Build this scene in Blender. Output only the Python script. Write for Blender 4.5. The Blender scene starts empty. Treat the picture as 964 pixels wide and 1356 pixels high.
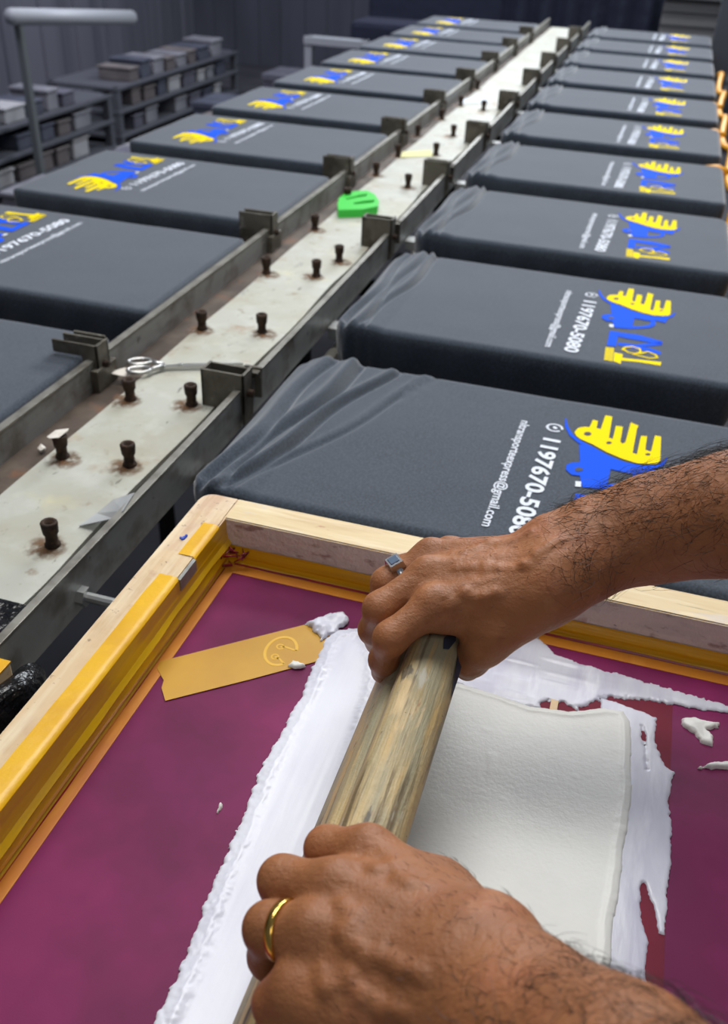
import bpy, bmesh, math, random
import numpy as np
from mathutils import Vector, Matrix
random.seed(7); rng = np.random.default_rng(7)
S = 0.42                      # metres per platen pitch: everything below is laid out in platen pitches
C = bpy.context.scene.collection
PI = math.pi

# ------------------------------------------------------------------ camera
F, YAW, PITCH, ROLL = 1218.15, -0.26779, 0.59366, -0.05002
CAM = np.array([0.66318, -1.74961, 1.11286])
cy, sy, cp, sp, cr, sr = math.cos(YAW), math.sin(YAW), math.cos(PITCH), math.sin(PITCH), math.cos(ROLL), math.sin(ROLL)
FW = np.array([sy*cp, cy*cp, -sp]); R0 = np.array([cy, -sy, 0.0]); D0 = np.cross(FW, R0)
RT = R0*cr + D0*sr; DN = -R0*sr + D0*cr
def at(u, v, z):
    d = FW + RT*(u-482)/F + DN*(v-678)/F
    return CAM + d*((z-CAM[2])/d[2])
cd = bpy.data.cameras.new('camera'); co = bpy.data.objects.new('camera', cd); C.objects.link(co)
cd.sensor_fit = 'VERTICAL'; cd.sensor_height = 36.0; cd.lens = F/1356*36.0; cd.clip_end = 60; cd.clip_start = 0.02
m = Matrix(((RT[0], -DN[0], -FW[0], CAM[0]*S), (RT[1], -DN[1], -FW[1], CAM[1]*S), (RT[2], -DN[2], -FW[2], CAM[2]*S), (0, 0, 0, 1)))
co.matrix_world = m
cd.dof.use_dof = True; cd.dof.focus_distance = 0.56; cd.dof.aperture_fstop = 10.5
bpy.context.scene.camera = co

# ------------------------------------------------------------------ materials
def lin(c):
    return tuple(((x/255)/12.92 if x/255 <= 0.04045 else ((x/255+0.055)/1.055)**2.4) for x in c) + (1.0,)
def mat(name, col, rough=0.6, metal=0.0, var=(), bump=(), sheen=0.0, sss=None, coat=0.0, spec=0.5, trans=0.0, alpha=1.0, coords='Object'):
    """var: list of (colour, noise scale or (sx,sy,sz), lo, hi, strength); bump: list of (scale, strength, distance)"""
    M = bpy.data.materials.new(name); M.use_nodes = True
    nt = M.node_tree; N = nt.nodes; L = nt.links; b = N['Principled BSDF']
    b.inputs['Roughness'].default_value = rough; b.inputs['Metallic'].default_value = metal
    b.inputs['Specular IOR Level'].default_value = spec
    b.inputs['Coat Weight'].default_value = coat; b.inputs['Coat Roughness'].default_value = 0.15
    if sheen: b.inputs['Sheen Weight'].default_value = sheen; b.inputs['Sheen Roughness'].default_value = 0.45
    if trans: b.inputs['Transmission Weight'].default_value = trans
    b.inputs['Alpha'].default_value = alpha
    if sss: b.inputs['Subsurface Weight'].default_value = sss[0]; b.inputs['Subsurface Radius'].default_value = sss[1]; b.inputs['Subsurface Scale'].default_value = sss[2]
    tc = N.new('ShaderNodeTexCoord')
    def noise(sc, det=4.0):
        t = N.new('ShaderNodeTexNoise'); t.inputs['Detail'].default_value = det; t.inputs['Roughness'].default_value = 0.6
        mp = N.new('ShaderNodeMapping'); L.new(tc.outputs[coords], mp.inputs['Vector']); L.new(mp.outputs['Vector'], t.inputs['Vector'])
        if isinstance(sc, tuple): mp.inputs['Scale'].default_value = sc; t.inputs['Scale'].default_value = 1.0
        else: t.inputs['Scale'].default_value = sc
        mp.inputs['Location'].default_value = (random.uniform(0, 9), random.uniform(0, 9), random.uniform(0, 9))
        return t
    cur = None
    for (c2, sc, lo, hi, st) in var:
        t = noise(sc); mr = N.new('ShaderNodeMapRange'); mr.inputs['From Min'].default_value = lo; mr.inputs['From Max'].default_value = hi
        mr.inputs['To Max'].default_value = st; L.new(t.outputs['Fac'], mr.inputs['Value'])
        mx = N.new('ShaderNodeMix'); mx.data_type = 'RGBA'; L.new(mr.outputs['Result'], mx.inputs['Factor'])
        if cur is None: mx.inputs['A'].default_value = lin(col)
        else: L.new(cur, mx.inputs['A'])
        mx.inputs['B'].default_value = lin(c2); cur = mx.outputs['Result']
    if cur is None: b.inputs['Base Color'].default_value = lin(col)
    else: L.new(cur, b.inputs['Base Color'])
    prev = None
    for (sc, st, di) in bump:
        t = noise(sc); bp = N.new('ShaderNodeBump'); bp.inputs['Strength'].default_value = st; bp.inputs['Distance'].default_value = di
        L.new(t.outputs['Fac'], bp.inputs['Height'])
        if prev is not None: L.new(prev, bp.inputs['Normal'])
        prev = bp.outputs['Normal']
    if prev is not None: L.new(prev, b.inputs['Normal'])
    return M

M = {}
M['shirt'] = mat('charcoal heather jersey', (49, 57, 68), 0.85, sheen=0.5, spec=0.25,
    var=[((78, 88, 102), 420, .42, .62, .6), ((36, 40, 47), (900, 260, 260), .5, .68, .5), ((66, 75, 87), 14, .4, .65, .35)], bump=[(700, .25, .0006)])
M['print_yellow'] = mat('yellow plastisol', (244, 218, 4), 0.85, spec=0.1, bump=[(400, .1, .0005)])
M['print_blue'] = mat('blue plastisol', (30, 88, 228), 0.85, spec=0.1, bump=[(400, .1, .0005)])
M['print_white'] = mat('white plastisol', (222, 228, 238), 0.85, spec=0.1)
M['print_dark'] = mat('dark print detail', (35, 38, 42), 0.7)
M['steel'] = mat('dirty dark steel', (150, 152, 150), 0.45, 0.35, var=[((104, 96, 86), 18, .48, .66, .8), ((176, 177, 174), (50, 7, 50), .52, .75, .6), ((70, 64, 60), 40, .64, .7, .7), ((196, 196, 190), 38, .69, .74, .7)], bump=[(60, .15, .002)])
M['steel_light'] = mat('worn light steel', (150, 148, 140), 0.4, 0.5, var=[((90, 84, 76), 30, .45, .7, .7)], bump=[(80, .1, .002)])
M['tray'] = mat('rusty brown tray', (96, 84, 74), 0.6, 0.35, var=[((62, 50, 42), 16, .4, .6, .8), ((120, 82, 58), 26, .58, .72, .7)], bump=[(50, .2, .002)])
M['plate'] = mat('painted off white plate', (180, 181, 171), 0.5, var=[((128, 104, 78), 34, .62, .70, .7), ((92, 88, 80), (90, 30, 90), .66, .71, .8), ((206, 200, 160), 12, .6, .72, .6), ((165, 160, 140), 9, .45, .7, .8), ((150, 112, 74), 17, .62, .76, .75), ((110, 112, 112), (40, 14, 40), .66, .72, .7), ((198, 200, 192), 30, .5, .7, .5)], bump=[(40, .12, .002)])
M['bracket'] = mat('grimy bracket steel', (104, 100, 90), 0.5, 0.3, var=[((66, 60, 50), 24, .45, .62, .8), ((150, 148, 140), 50, .62, .7, .6), ((28, 26, 26), 34, .66, .7, .8)], bump=[(60, .15, .002)])
M['rust'] = mat('rusted dark bolt', (66, 48, 36), 0.75, 0.4, var=[((38, 28, 22), 120, .4, .6, .8), ((110, 76, 48), 160, .58, .7, .6)], bump=[(300, .5, .002)])
M['zinc'] = mat('zinc bolt', (190, 192, 190), 0.35, 0.85, bump=[(120, .1, .001)])
M['dark'] = mat('dark painted steel', (22, 22, 24), 0.7, 0.3, var=[((40, 38, 36), 20, .5, .7, .6)])
M['board'] = mat('platen board', (70, 66, 60), 0.7)
M['wood'] = mat('pale frame wood', (214, 186, 146), 0.6, var=[((196, 160, 138), 20, .5, .62, .6), ((190, 156, 116), (26, 26, 26), .48, .68, .6), ((236, 222, 190), (70, 8, 40), .5, .72, .7), ((120, 92, 76), 130, .64, .70, .7), ((176, 130, 104), 46, .62, .74, .5)], bump=[((300, 40, 300), .15, .001)])
M['wood_far'] = mat('pale frame wood across', (218, 196, 152), 0.6, var=[((192, 158, 112), (9, 60, 40), .48, .7, .6), ((238, 224, 192), (14, 110, 40), .5, .72, .7), ((122, 116, 90), (12, 160, 60), .66, .72, .8), ((206, 196, 190), (20, 60, 60), .6, .68, .6), ((170, 90, 84), (26, 90, 60), .71, .74, .6)], bump=[((40, 300, 300), .15, .001)])
M['wood_ink'] = mat('ink crusted inner wood', (216, 202, 194), 0.65, var=[((200, 190, 184), (30, 60, 90), .5, .62, .8), ((140, 104, 96), (42, 60, 80), .58, .66, .7), ((70, 74, 80), 62, .66, .70, .85), ((230, 226, 220), (50, 50, 90), .66, .7, .8), ((170, 100, 96), 36, .65, .72, .5)], bump=[(120, .7, .004)])
M['tape'] = mat('yellow packing tape', (232, 178, 4), 0.4, var=[((214, 156, 4), 18, .45, .65, .6), ((240, 186, 20), 70, .56, .68, .5)], bump=[(90, .25, .002), ((12, 12, 60), .3, .003)], coat=0.1)
M['tape_wall'] = mat('yellow tape on the bar side', (216, 170, 4), 0.3, var=[((232, 186, 50), (70, 10, 160), .56, .72, .7), ((176, 120, 6), (20, 6, 60), .5, .7, .5)], bump=[((60, 8, 120), .4, .003)], coat=0.4)  # base darker than the top tape: shade of the inner side put into the colour
M['tape_far'] = mat('yellow tape on the far bar', (214, 164, 0), 0.3, var=[((232, 192, 40), (8, 60, 160), .56, .72, .6), ((176, 132, 6), (5, 20, 120), .5, .7, .5)], bump=[((6, 60, 160), .4, .003)], coat=0.4)
M['tape_border'] = mat('orange tinted tape over the mesh', (206, 132, 40), 0.35, var=[((190, 112, 62), 10, .4, .65, .8), ((226, 158, 62), (60, 9, 9), .55, .7, .5)], coat=0.3)
M['tape_patch'] = mat('mustard tape over the mesh', (194, 144, 8), 0.45, var=[((180, 128, 14), 14, .42, .66, .7)], coat=0.0, bump=[(40, .1, .002)])
M['tape_logo'] = mat('pale print on the tape', (226, 176, 30), 0.4)
M['emulsion'] = mat('purple emulsion mesh', (128, 34, 86), 0.5, var=[((96, 26, 66), 7, .4, .6, .8), ((124, 34, 90), 12, .5, .7, .45), ((80, 22, 56), 4, .5, .7, .5)], bump=[(1200, .12, .0004)], spec=0.15)
M['red_border'] = mat('red tape beside the stencil', (112, 32, 50), 0.6, spec=0.15, var=[((96, 26, 46), 16, .45, .65, .6)])
M['red_line'] = mat('red ink residue', (150, 22, 40), 0.35, var=[((110, 16, 60), 60, .4, .6, .7)])
M['ink'] = mat('thick white ink', (220, 220, 215), 0.42, var=[((208, 209, 206), 12, .45, .65, .6)], bump=[(90, .12, .003), (380, .16, .0012)], sss=(.15, (.6, .6, .65), .004))
M['ink_film'] = mat('thin white ink film', (200, 201, 212), 0.3, var=[((176, 174, 194), (30, 9, 30), .45, .65, .7), ((220, 221, 230), (60, 12, 30), .58, .7, .7)], bump=[((160, 30, 90), .2, .002)])
M['ink_ridge'] = mat('white ink ridge', (220, 222, 232), 0.32, var=[((198, 199, 218), (16, 5, 9), .45, .7, .7)], bump=[((260, 26, 80), .08, .002), (180, .06, .001)], sss=(.15, (.6, .6, .7), .004))
M['handle'] = mat('stained squeegee wood', (194, 170, 122), 0.55, var=[((158, 152, 126), (50, 5, 22), .42, .55, .9), ((206, 172, 112), (120, 9, 60), .54, .66, .8), ((226, 196, 146), (44, 12, 40), .60, .67, .7), ((96, 80, 58), (150, 8, 110), .58, .66, .85), ((190, 188, 176), (90, 22, 60), .63, .69, .75), ((70, 66, 62), (80, 20, 70), .64, .68, .8), ((206, 160, 44), 50, .68, .72, .8), ((160, 96, 66), (60, 30, 60), .66, .71, .6), ((60, 54, 48), 190, .69, .72, .8)], bump=[((500, 24, 300), .45, .002), (160, .35, .002), ((90, 16, 60), .3, .003)])
M['stain_blue'] = mat('dark blue dried paint', (52, 62, 84), 0.5, var=[((40, 40, 44), 60, .5, .6, .8)])
M['blade'] = mat('squeegee rubber', (150, 96, 60), 0.5)
M['skin'] = mat('tanned skin', (160, 104, 66), 0.5, var=[((132, 84, 52), 22, .42, .66, .6), ((174, 100, 72), 16, .55, .72, .5), ((132, 86, 58), 90, .6, .75, .35), ((186, 132, 94), 44, .58, .74, .4)],
    bump=[(260, .4, .0018), (760, .35, .0008), ((90, 420, 120), .25, .0014), (60, .25, .003)], sss=(.10, (1.0, .42, .24), .003), spec=0.4)
M['hair'] = mat('black body hair', (30, 24, 20), 0.5)
M['gold'] = mat('gold', (222, 178, 92), 0.22, 1.0)
M['silver'] = mat('silver', (205, 206, 208), 0.25, 1.0)
M['stone'] = mat('blue grey stone', (96, 112, 134), 0.25)
M['green'] = mat('green plastic', (58, 205, 66), 0.4)
M['scissor'] = mat('brushed scissor steel', (198, 198, 196), 0.3, 0.85)
M['white_plastic'] = mat('off white scrap', (214, 208, 198), 0.6)
M['film'] = mat('clear plastic scrap', (200, 203, 206), 0.15, alpha=0.75)
M['paper'] = mat('blue white paper', (214, 222, 230), 0.7)
M['note'] = mat('pale yellow paper', (214, 212, 150), 0.7)
M['orange'] = mat('orange plastic hose', (232, 160, 24), 0.45)
M['black_plastic'] = mat('black plastic wrap', (14, 14, 16), 0.25, var=[((34, 32, 36), 30, .5, .7, .7)], bump=[(30, .9, .01)])
M['floor'] = mat('dark concrete', (58, 58, 64), 0.7, var=[((44, 44, 50), 3, .4, .6, .8)])
M['wallm'] = mat('grey violet panel wall', (92, 93, 104), 0.7, var=[((74, 76, 86), (.4, 5, .2), .42, .6, .8)])
M['wallb'] = mat('dark slate wall', (64, 66, 78), 0.8, var=[((44, 46, 58), (3, 3, .5), .45, .65, .7)])
M['wallr'] = mat('grey corrugated wall', (112, 112, 112), 0.7, var=[((92, 92, 93), (.6, .6, 22), .45, .6, .7)])
M['navy'] = mat('navy cloth', (20, 25, 46), 0.9, bump=[(12, .4, .02)])
M['rack'] = mat('grey rack steel', (88, 90, 98), 0.5, 0.3)
M['pale_beam'] = mat('pale grey beam', (150, 153, 160), 0.5)
M['post'] = mat('grey painted post', (84, 89, 92), 0.6)
for i, c in enumerate([(120, 120, 128), (86, 86, 98), (152, 152, 156), (104, 98, 98), (66, 70, 84)]):
    M['box%d' % i] = mat('box grey %d' % i, c, 0.8, var=[((c[0]-24, c[1]-24, c[2]-22), 8, .45, .6, .7)])

# ------------------------------------------------------------------ object helpers
def tag(o, label=None, cat=None, group=None, kind=None):
    if label: o['label'] = label
    if cat: o['category'] = cat
    if group: o['group'] = group
    if kind: o['kind'] = kind
    return o
def empty(name, loc):
    o = bpy.data.objects.new(name, None); o.empty_display_size = 0.02; C.objects.link(o); o.location = Vector(loc)*S; return o
def mesh_obj(name, V, Fc, mt, parent=None, base=(0, 0, 0), smooth=False, own_origin=None, midx=None):
    """V in pitches (world), stored relative to base (the thing's base)"""
    me = bpy.data.meshes.new(name)
    V = np.asarray(V, float).reshape(-1, 3)
    org = np.array(base if own_origin is None else own_origin, float)
    Vl = (V-org)*S
    me.from_pydata([tuple(v) for v in Vl], [], [tuple(int(i) for i in f) for f in Fc])
    for q in (mt if isinstance(mt, (list, tuple)) else [mt]): me.materials.append(q)
    if midx is not None: me.polygons.foreach_set('material_index', midx)
    if smooth: me.polygons.foreach_set('use_smooth', [True]*len(me.polygons))
    me.update()
    o = bpy.data.objects.new(name, me); C.objects.link(o)
    if parent is not None and parent.parent is not None and own_origin is not None:
        o.parent = parent; o.location = Vector(org-np.array(base))*S-parent.location
    elif parent is not None:
        o.parent = parent; o.location = Vector(org-np.array(base))*S
    else: o.location = Vector(org)*S
    return o
class MB:
    def __init__(s): s.V = []; s.F = []; s.I = []
    def add(s, V, Fc, mi=0):
        n = len(s.V); s.V += [tuple(v) for v in V]; s.F += [tuple(i+n for i in f) for f in Fc]; s.I += [mi]*len(Fc); return s
    def box(s, x0, x1, y0, y1, z0, z1, b=0.0, mi=0):
        bm = bmesh.new(); bmesh.ops.create_cube(bm, size=1.0)
        for v in bm.verts: v.co = Vector(((x0+x1)/2+v.co.x*(x1-x0), (y0+y1)/2+v.co.y*(y1-y0), (z0+z1)/2+v.co.z*(z1-z0)))
        if b: bmesh.ops.bevel(bm, geom=bm.edges[:], offset=b, segments=2, affect='EDGES', profile=0.6)
        return s.bm(bm, mi)
    def bm(s, bm, mi=0):
        bm.verts.index_update(); s.add([v.co[:] for v in bm.verts], [[v.index for v in f.verts] for f in bm.faces], mi); bm.free(); return s
    def prism(s, poly, z0, z1, mi=0):
        n = len(poly)
        V = [(p[0], p[1], z0) for p in poly]+[(p[0], p[1], z1) for p in poly]
        Fc = [list(range(n))[::-1], [n+i for i in range(n)]]+[[i, (i+1) % n, n+(i+1) % n, n+i] for i in range(n)]
        return s.add(V, Fc, mi)
    def tube(s, pts, r, n=8, caps=True, mi=0):
        pts = [np.array(p, float) for p in pts]; m_ = len(pts); rs = r if isinstance(r, (list, tuple, np.ndarray)) else [r]*m_
        V = []; up = np.array([0.13, 0.21, 0.97])
        for i, p in enumerate(pts):
            t = pts[min(i+1, m_-1)]-pts[max(i-1, 0)]; t = t/np.linalg.norm(t)
            a = np.cross(t, up)
            if np.linalg.norm(a) < .15: a = np.cross(t, np.array([1., 0, 0]))
            a /= np.linalg.norm(a); b = np.cross(t, a)
            for k in range(n):
                q = 2*PI*k/n; V.append(p+rs[i]*(math.cos(q)*a+math.sin(q)*b))
        Fc = [[i*n+k, i*n+(k+1) % n, (i+1)*n+(k+1) % n, (i+1)*n+k] for i in range(m_-1) for k in range(n)]
        if caps: Fc += [list(range(n))[::-1], [(m_-1)*n+k for k in range(n)]]
        return s.add(V, Fc, mi)
    def lathe(s, prof, c, axis='z', n=16, mi=0):
        V = []
        for (r, h) in prof:
            for k in range(n):
                q = 2*PI*k/n; a, b = r*math.cos(q), r*math.sin(q)
                V.append((c[0]+a, c[1]+b, c[2]+h) if axis == 'z' else (c[0]+h, c[1]+a, c[2]+b))
        m_ = len(prof)
        Fc = [[i*n+k, i*n+(k+1) % n, (i+1)*n+(k+1) % n, (i+1)*n+k] for i in range(m_-1) for k in range(n)]
        Fc += [list(range(n))[::-1], [(m_-1)*n+k for k in range(n)]]
        return s.add(V, Fc, mi)
    def build(s, name, mt, parent=None, base=(0, 0, 0), smooth=False, own=None):
        return mesh_obj(name, s.V, s.F, mt, parent, base, smooth, own, s.I)
def copy_tree(o, parent=None):
    c = o.copy(); C.objects.link(c)
    if parent is not None: c.parent = parent
    for ch in list(o.children): copy_tree(ch, c)
    return c
ORD = ['first', 'second', 'third', 'fourth', 'fifth', 'sixth', 'seventh', 'eighth', 'ninth', 'tenth', 'eleventh', 'twelfth']

def lattice(seed, n=128): return np.random.default_rng(seed).random((n, n))
def vnoise(x, y, sc, seed):
    L = lattice(seed); n = L.shape[0]; x = np.asarray(x)*sc+37.3; y = np.asarray(y)*sc+11.7
    xi = np.floor(x).astype(int); yi = np.floor(y).astype(int); fx = x-xi; fy = y-yi
    fx = fx*fx*(3-2*fx); fy = fy*fy*(3-2*fy); g = lambda a, b: L[a % n, b % n]
    return (g(xi, yi)*(1-fx)+g(xi+1, yi)*fx)*(1-fy)+(g(xi, yi+1)*(1-fx)+g(xi+1, yi+1)*fx)*fy

# ================================================================== setting
FZ = -2.02
fl = MB(); fl.box(-9, 8, -4, 18, FZ-.05, FZ); tag(fl.build('floor', M['floor']), kind='structure')
wl = MB()
for i in range(44):
    y = -4+i*.5; wl.box(-9.1, -9.0 + (.05 if i % 2 else 0), y, y+.5, FZ, 4.5)
tag(wl.build('wall_left', M['wallm']), kind='structure')
wb = MB(); wb.box(-9, 8, 18, 18.1, FZ, 4.5)
for i in range(17): wb.box(-9+i, -8.5+i, 17.95, 18.0, FZ, 4.5)
tag(wb.build('wall_back', M['wallb']), kind='structure')
wr = MB(); wr.box(8, 8.1, -4, 18, FZ, 4.5)
for i in range(22): wr.box(7.95, 8, -4+i, -3.5+i, FZ, 4.5)
tag(wr.build('wall_right', M['wallr']), kind='structure')

# ================================================================== printing table
tb = (-0.46, 4.4, FZ)
table = tag(empty('printing_table', tb), 'long steel screen printing table with a centre trough between two rows of shirts', 'table')
Y0, Y1 = -1.6, 10.1
RX, LX, TZ = -0.255, -0.705, 0.0
def rail(x, w, zb):
    b = MB(); b.box(x-w/2, x+w/2, Y0, Y1, -.108, TZ, .002); return b
rail(RX, .016, -.17).build('rail', M['steel'], table, tb)
rail(LX, .016, -.17).build('rail', M['steel'], table, tb)
b = MB(); b.box(RX-.009, RX+.009, Y0, Y1, TZ-.004, TZ+.003, .001); b.build('rail_lip', M['steel_light'], table, tb)
b = MB(); b.box(LX-.011, LX+.011, Y0, Y1, TZ-.004, TZ+.003, .001); b.build('rail_lip', M['steel_light'], table, tb)
b = MB(); b.box(RX-.064, RX-.0085, Y0, Y1, -.080, -.066, .001); b.build('side_strip', M['tray'], table, tb)
b = MB(); b.box(LX+.008, RX-.008, Y0, Y1, -.095, -.085); b.build('trough_floor', M['tray'], table, tb)
# plate: edge polygons wobble where paint and edge are chipped
pl = []
ys = np.linspace(-.62, 9.9, 160)
for y in ys: pl.append((-.326+.004*math.sin(y*9)+.004*(vnoise(y, 0, 12, 5)-.5), y))
for y in ys[::-1]: pl.append((-.592-.05*max(0, min(1, y/9))*1.0+.003*math.sin(y*7), y))
b = MB(); b.prism(pl, -.074, -.06); b.build('centre_plate', M['plate'], table, tb)
b = MB(); b.box(-.40, RX-.008, -1.6, -.62, -.085, -.05); 
for i in range(12): b.box(-.58+.02*(i % 3), -.3, -1.55+i*.075, -1.5+i*.075, -.085, -.075)
b.build('torn_lining', M['black_plastic'], table, tb)
def stain_mat():
    m_ = bpy.data.materials.new('rust stain'); m_.use_nodes = True; nt = m_.node_tree; N = nt.nodes; L = nt.links; b_ = N['Principled BSDF']
    b_.inputs['Base Color'].default_value = lin((122, 88, 56)); b_.inputs['Roughness'].default_value = .7
    tc = N.new('ShaderNodeTexCoord'); ln = N.new('ShaderNodeVectorMath'); ln.operation = 'LENGTH'; L.new(tc.outputs['Object'], ln.inputs[0])
    mr = N.new('ShaderNodeMapRange'); mr.inputs['From Min'].default_value = .006; mr.inputs['From Max'].default_value = .021; mr.inputs['To Min'].default_value = .8; mr.inputs['To Max'].default_value = 0
    L.new(ln.outputs['Value'], mr.inputs['Value'])
    t = N.new('ShaderNodeTexNoise'); t.inputs['Scale'].default_value = 90; t.inputs['Detail'].default_value = 4; L.new(tc.outputs['Object'], t.inputs['Vector'])
    m2 = N.new('ShaderNodeMapRange'); m2.inputs['From Min'].default_value = .38; m2.inputs['From Max'].default_value = .62; L.new(t.outputs['Fac'], m2.inputs['Value'])
    mu = N.new('ShaderNodeMath'); mu.operation = 'MULTIPLY'; L.new(mr.outputs['Result'], mu.inputs[0]); L.new(m2.outputs['Result'], mu.inputs[1]); L.new(mu.outputs['Value'], b_.inputs['Alpha'])
    return m_
M['stain'] = stain_mat()
def bolt_mesh(x, y, s=1.0, tilt=0.0):
    b = MB(); z = -.06
    b.lathe([(.017*s, 0), (.017*s, .006), (.0135*s, .008), (.013*s, .028), (.0165*s, .033), (.0185*s, .058), (.016*s, .061), (.010*s, .060), (.009*s, .050)], (x, y, z), n=12)
    return b
for (u, v) in [(83, 605), (173, 529), (268, 436), (353, 362), (417, 304), (460, 267), (498, 232), (527, 207), (70, 722), (172, 616), (254, 536), (347, 440), (419, 366), (449, 346), (540, 248), (577, 205), (553, 180), (600, 180), (585, 158), (610, 140), (640, 146), (632, 118)]:
    p = at(u, v, -.06); bo = bolt_mesh(p[0], p[1]).build('bolt', M['rust'], table, tb, True)
    b = MB(); b.prism([(p[0]+.055*math.cos(q)+.012*math.sin(p[0]*900), p[1]+.055*math.sin(q)-.012) for q in np.linspace(0, 2*PI, 18, endpoint=False)], -.0598, -.0594); b.build('rust_stain', M['stain'], bo, tb, own=(p[0]+.012*math.sin(p[0]*900), p[1]-.012, -.0594))
def bracket(x, y, side):
    # square steel sleeve clamped over the rail, open at the top; side=+1 right rail, -1 left rail
    if side > 0: x0, x1 = x-.105, x+.018
    else: x0, x1 = x-.026, x+.024
    y0, y1, zt = y, y+.062, (.047 if y < 1 else .058)
    t = .007
    bm = MB()
    bm.box(x0, x1, y0, y0+t, -.07, zt, .0015); bm.box(x1-t, x1, y0, y1, -.10, zt, .0015)
    bm.box(x0, x1, y1-t, y1, -.06, zt-.004, .0015)
    if side > 0: bm.box(x0, x0+t, y0, y1, -.06, zt-.002, .0015)
    if side < 0:
        for yy in (y0, y1-t): bm.box(x-.115, x0+.001, yy, yy+t, .010 if y < 1 else -.06, zt-(.004 if yy > y0 else 0), .0015)
    o = bm.build('bracket', M['bracket'], table, tb)
    pl_ = MB()
    if side > 0: pl_.box(x-.02, x+.028, y+.095, y+.105, -.06, .03, .001); pl_.box(x-.05, x+.028, y+.07, y+.105, .018, .025, .001)
    else: pl_.box(x+.006, x+.03, y-.02, y+.085, -.085, -.02, .003); pl_.box(x-.11, x-.01, y+.10, y+.108, .010, .032, .001)
    pl_.build('clamp_plate', M['bracket'], o, tb)
    c = MB(); c.lathe([(.011, 0), (.011, .014), (.006, .016)], (x1, y+.03, -.015), 'x', 8); c.build('set_screw', M['rust'], o, tb)
for y in (.27, 1.73, 2.74, 3.74, 4.82, 5.86, 6.85, 7.9, 8.9): bracket(RX, y, 1)
for y in (.29, 1.59, 2.595, 3.60, 4.60, 5.60, 6.60, 7.6, 8.6): bracket(LX, y, -1)
b = MB()
b.lathe([(.021, 0), (.021, .016)], (RX+.008, -.535, -.075), 'x', 6); b.lathe([(.011, .016), (.011, .20)], (RX+.008, -.535, -.075), 'x', 10)
b.build('adjusting_bolt', M['zinc'], table, tb)
for y in (-1.2, 2.0, 5.2, 8.6):
    for x in (LX-.02, RX+.02):
        b = MB(); b.box(x-.05, x+.05, y-.05, y+.05, FZ, -.17, .006); b.build('leg', M['dark'], table, tb)
for x in (-1.5, .3, .9):
    b = MB(); b.box(x-.03, x+.03, Y0, Y1, -.30, -.24, .004); b.build('support_beam', M['dark'], table, tb)
for y in (-1.2, 2.0, 5.2, 8.6):
    b = MB(); b.box(-1.6, 1.0, y-.03, y+.03, -.36, -.30, .004); b.build('cross_beam', M['dark'], table, tb)
for x in (-1.5, .9):
    for y in (-1.2, 2.0, 5.2, 8.6):
        b = MB(); b.box(x-.035, x+.035, y-.035, y+.035, FZ, -.36, .004); b.build('leg', M['dark'], table, tb)
b = MB(); b.box(RX+.010, RX+.05, Y0, Y1, -.215, -.205); b.tube([(RX+.04, Y0, -.18), (RX+.04, Y1, -.18)], .022, 8)
b.build('side_pipe', M['steel_light'], table, tb)

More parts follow.
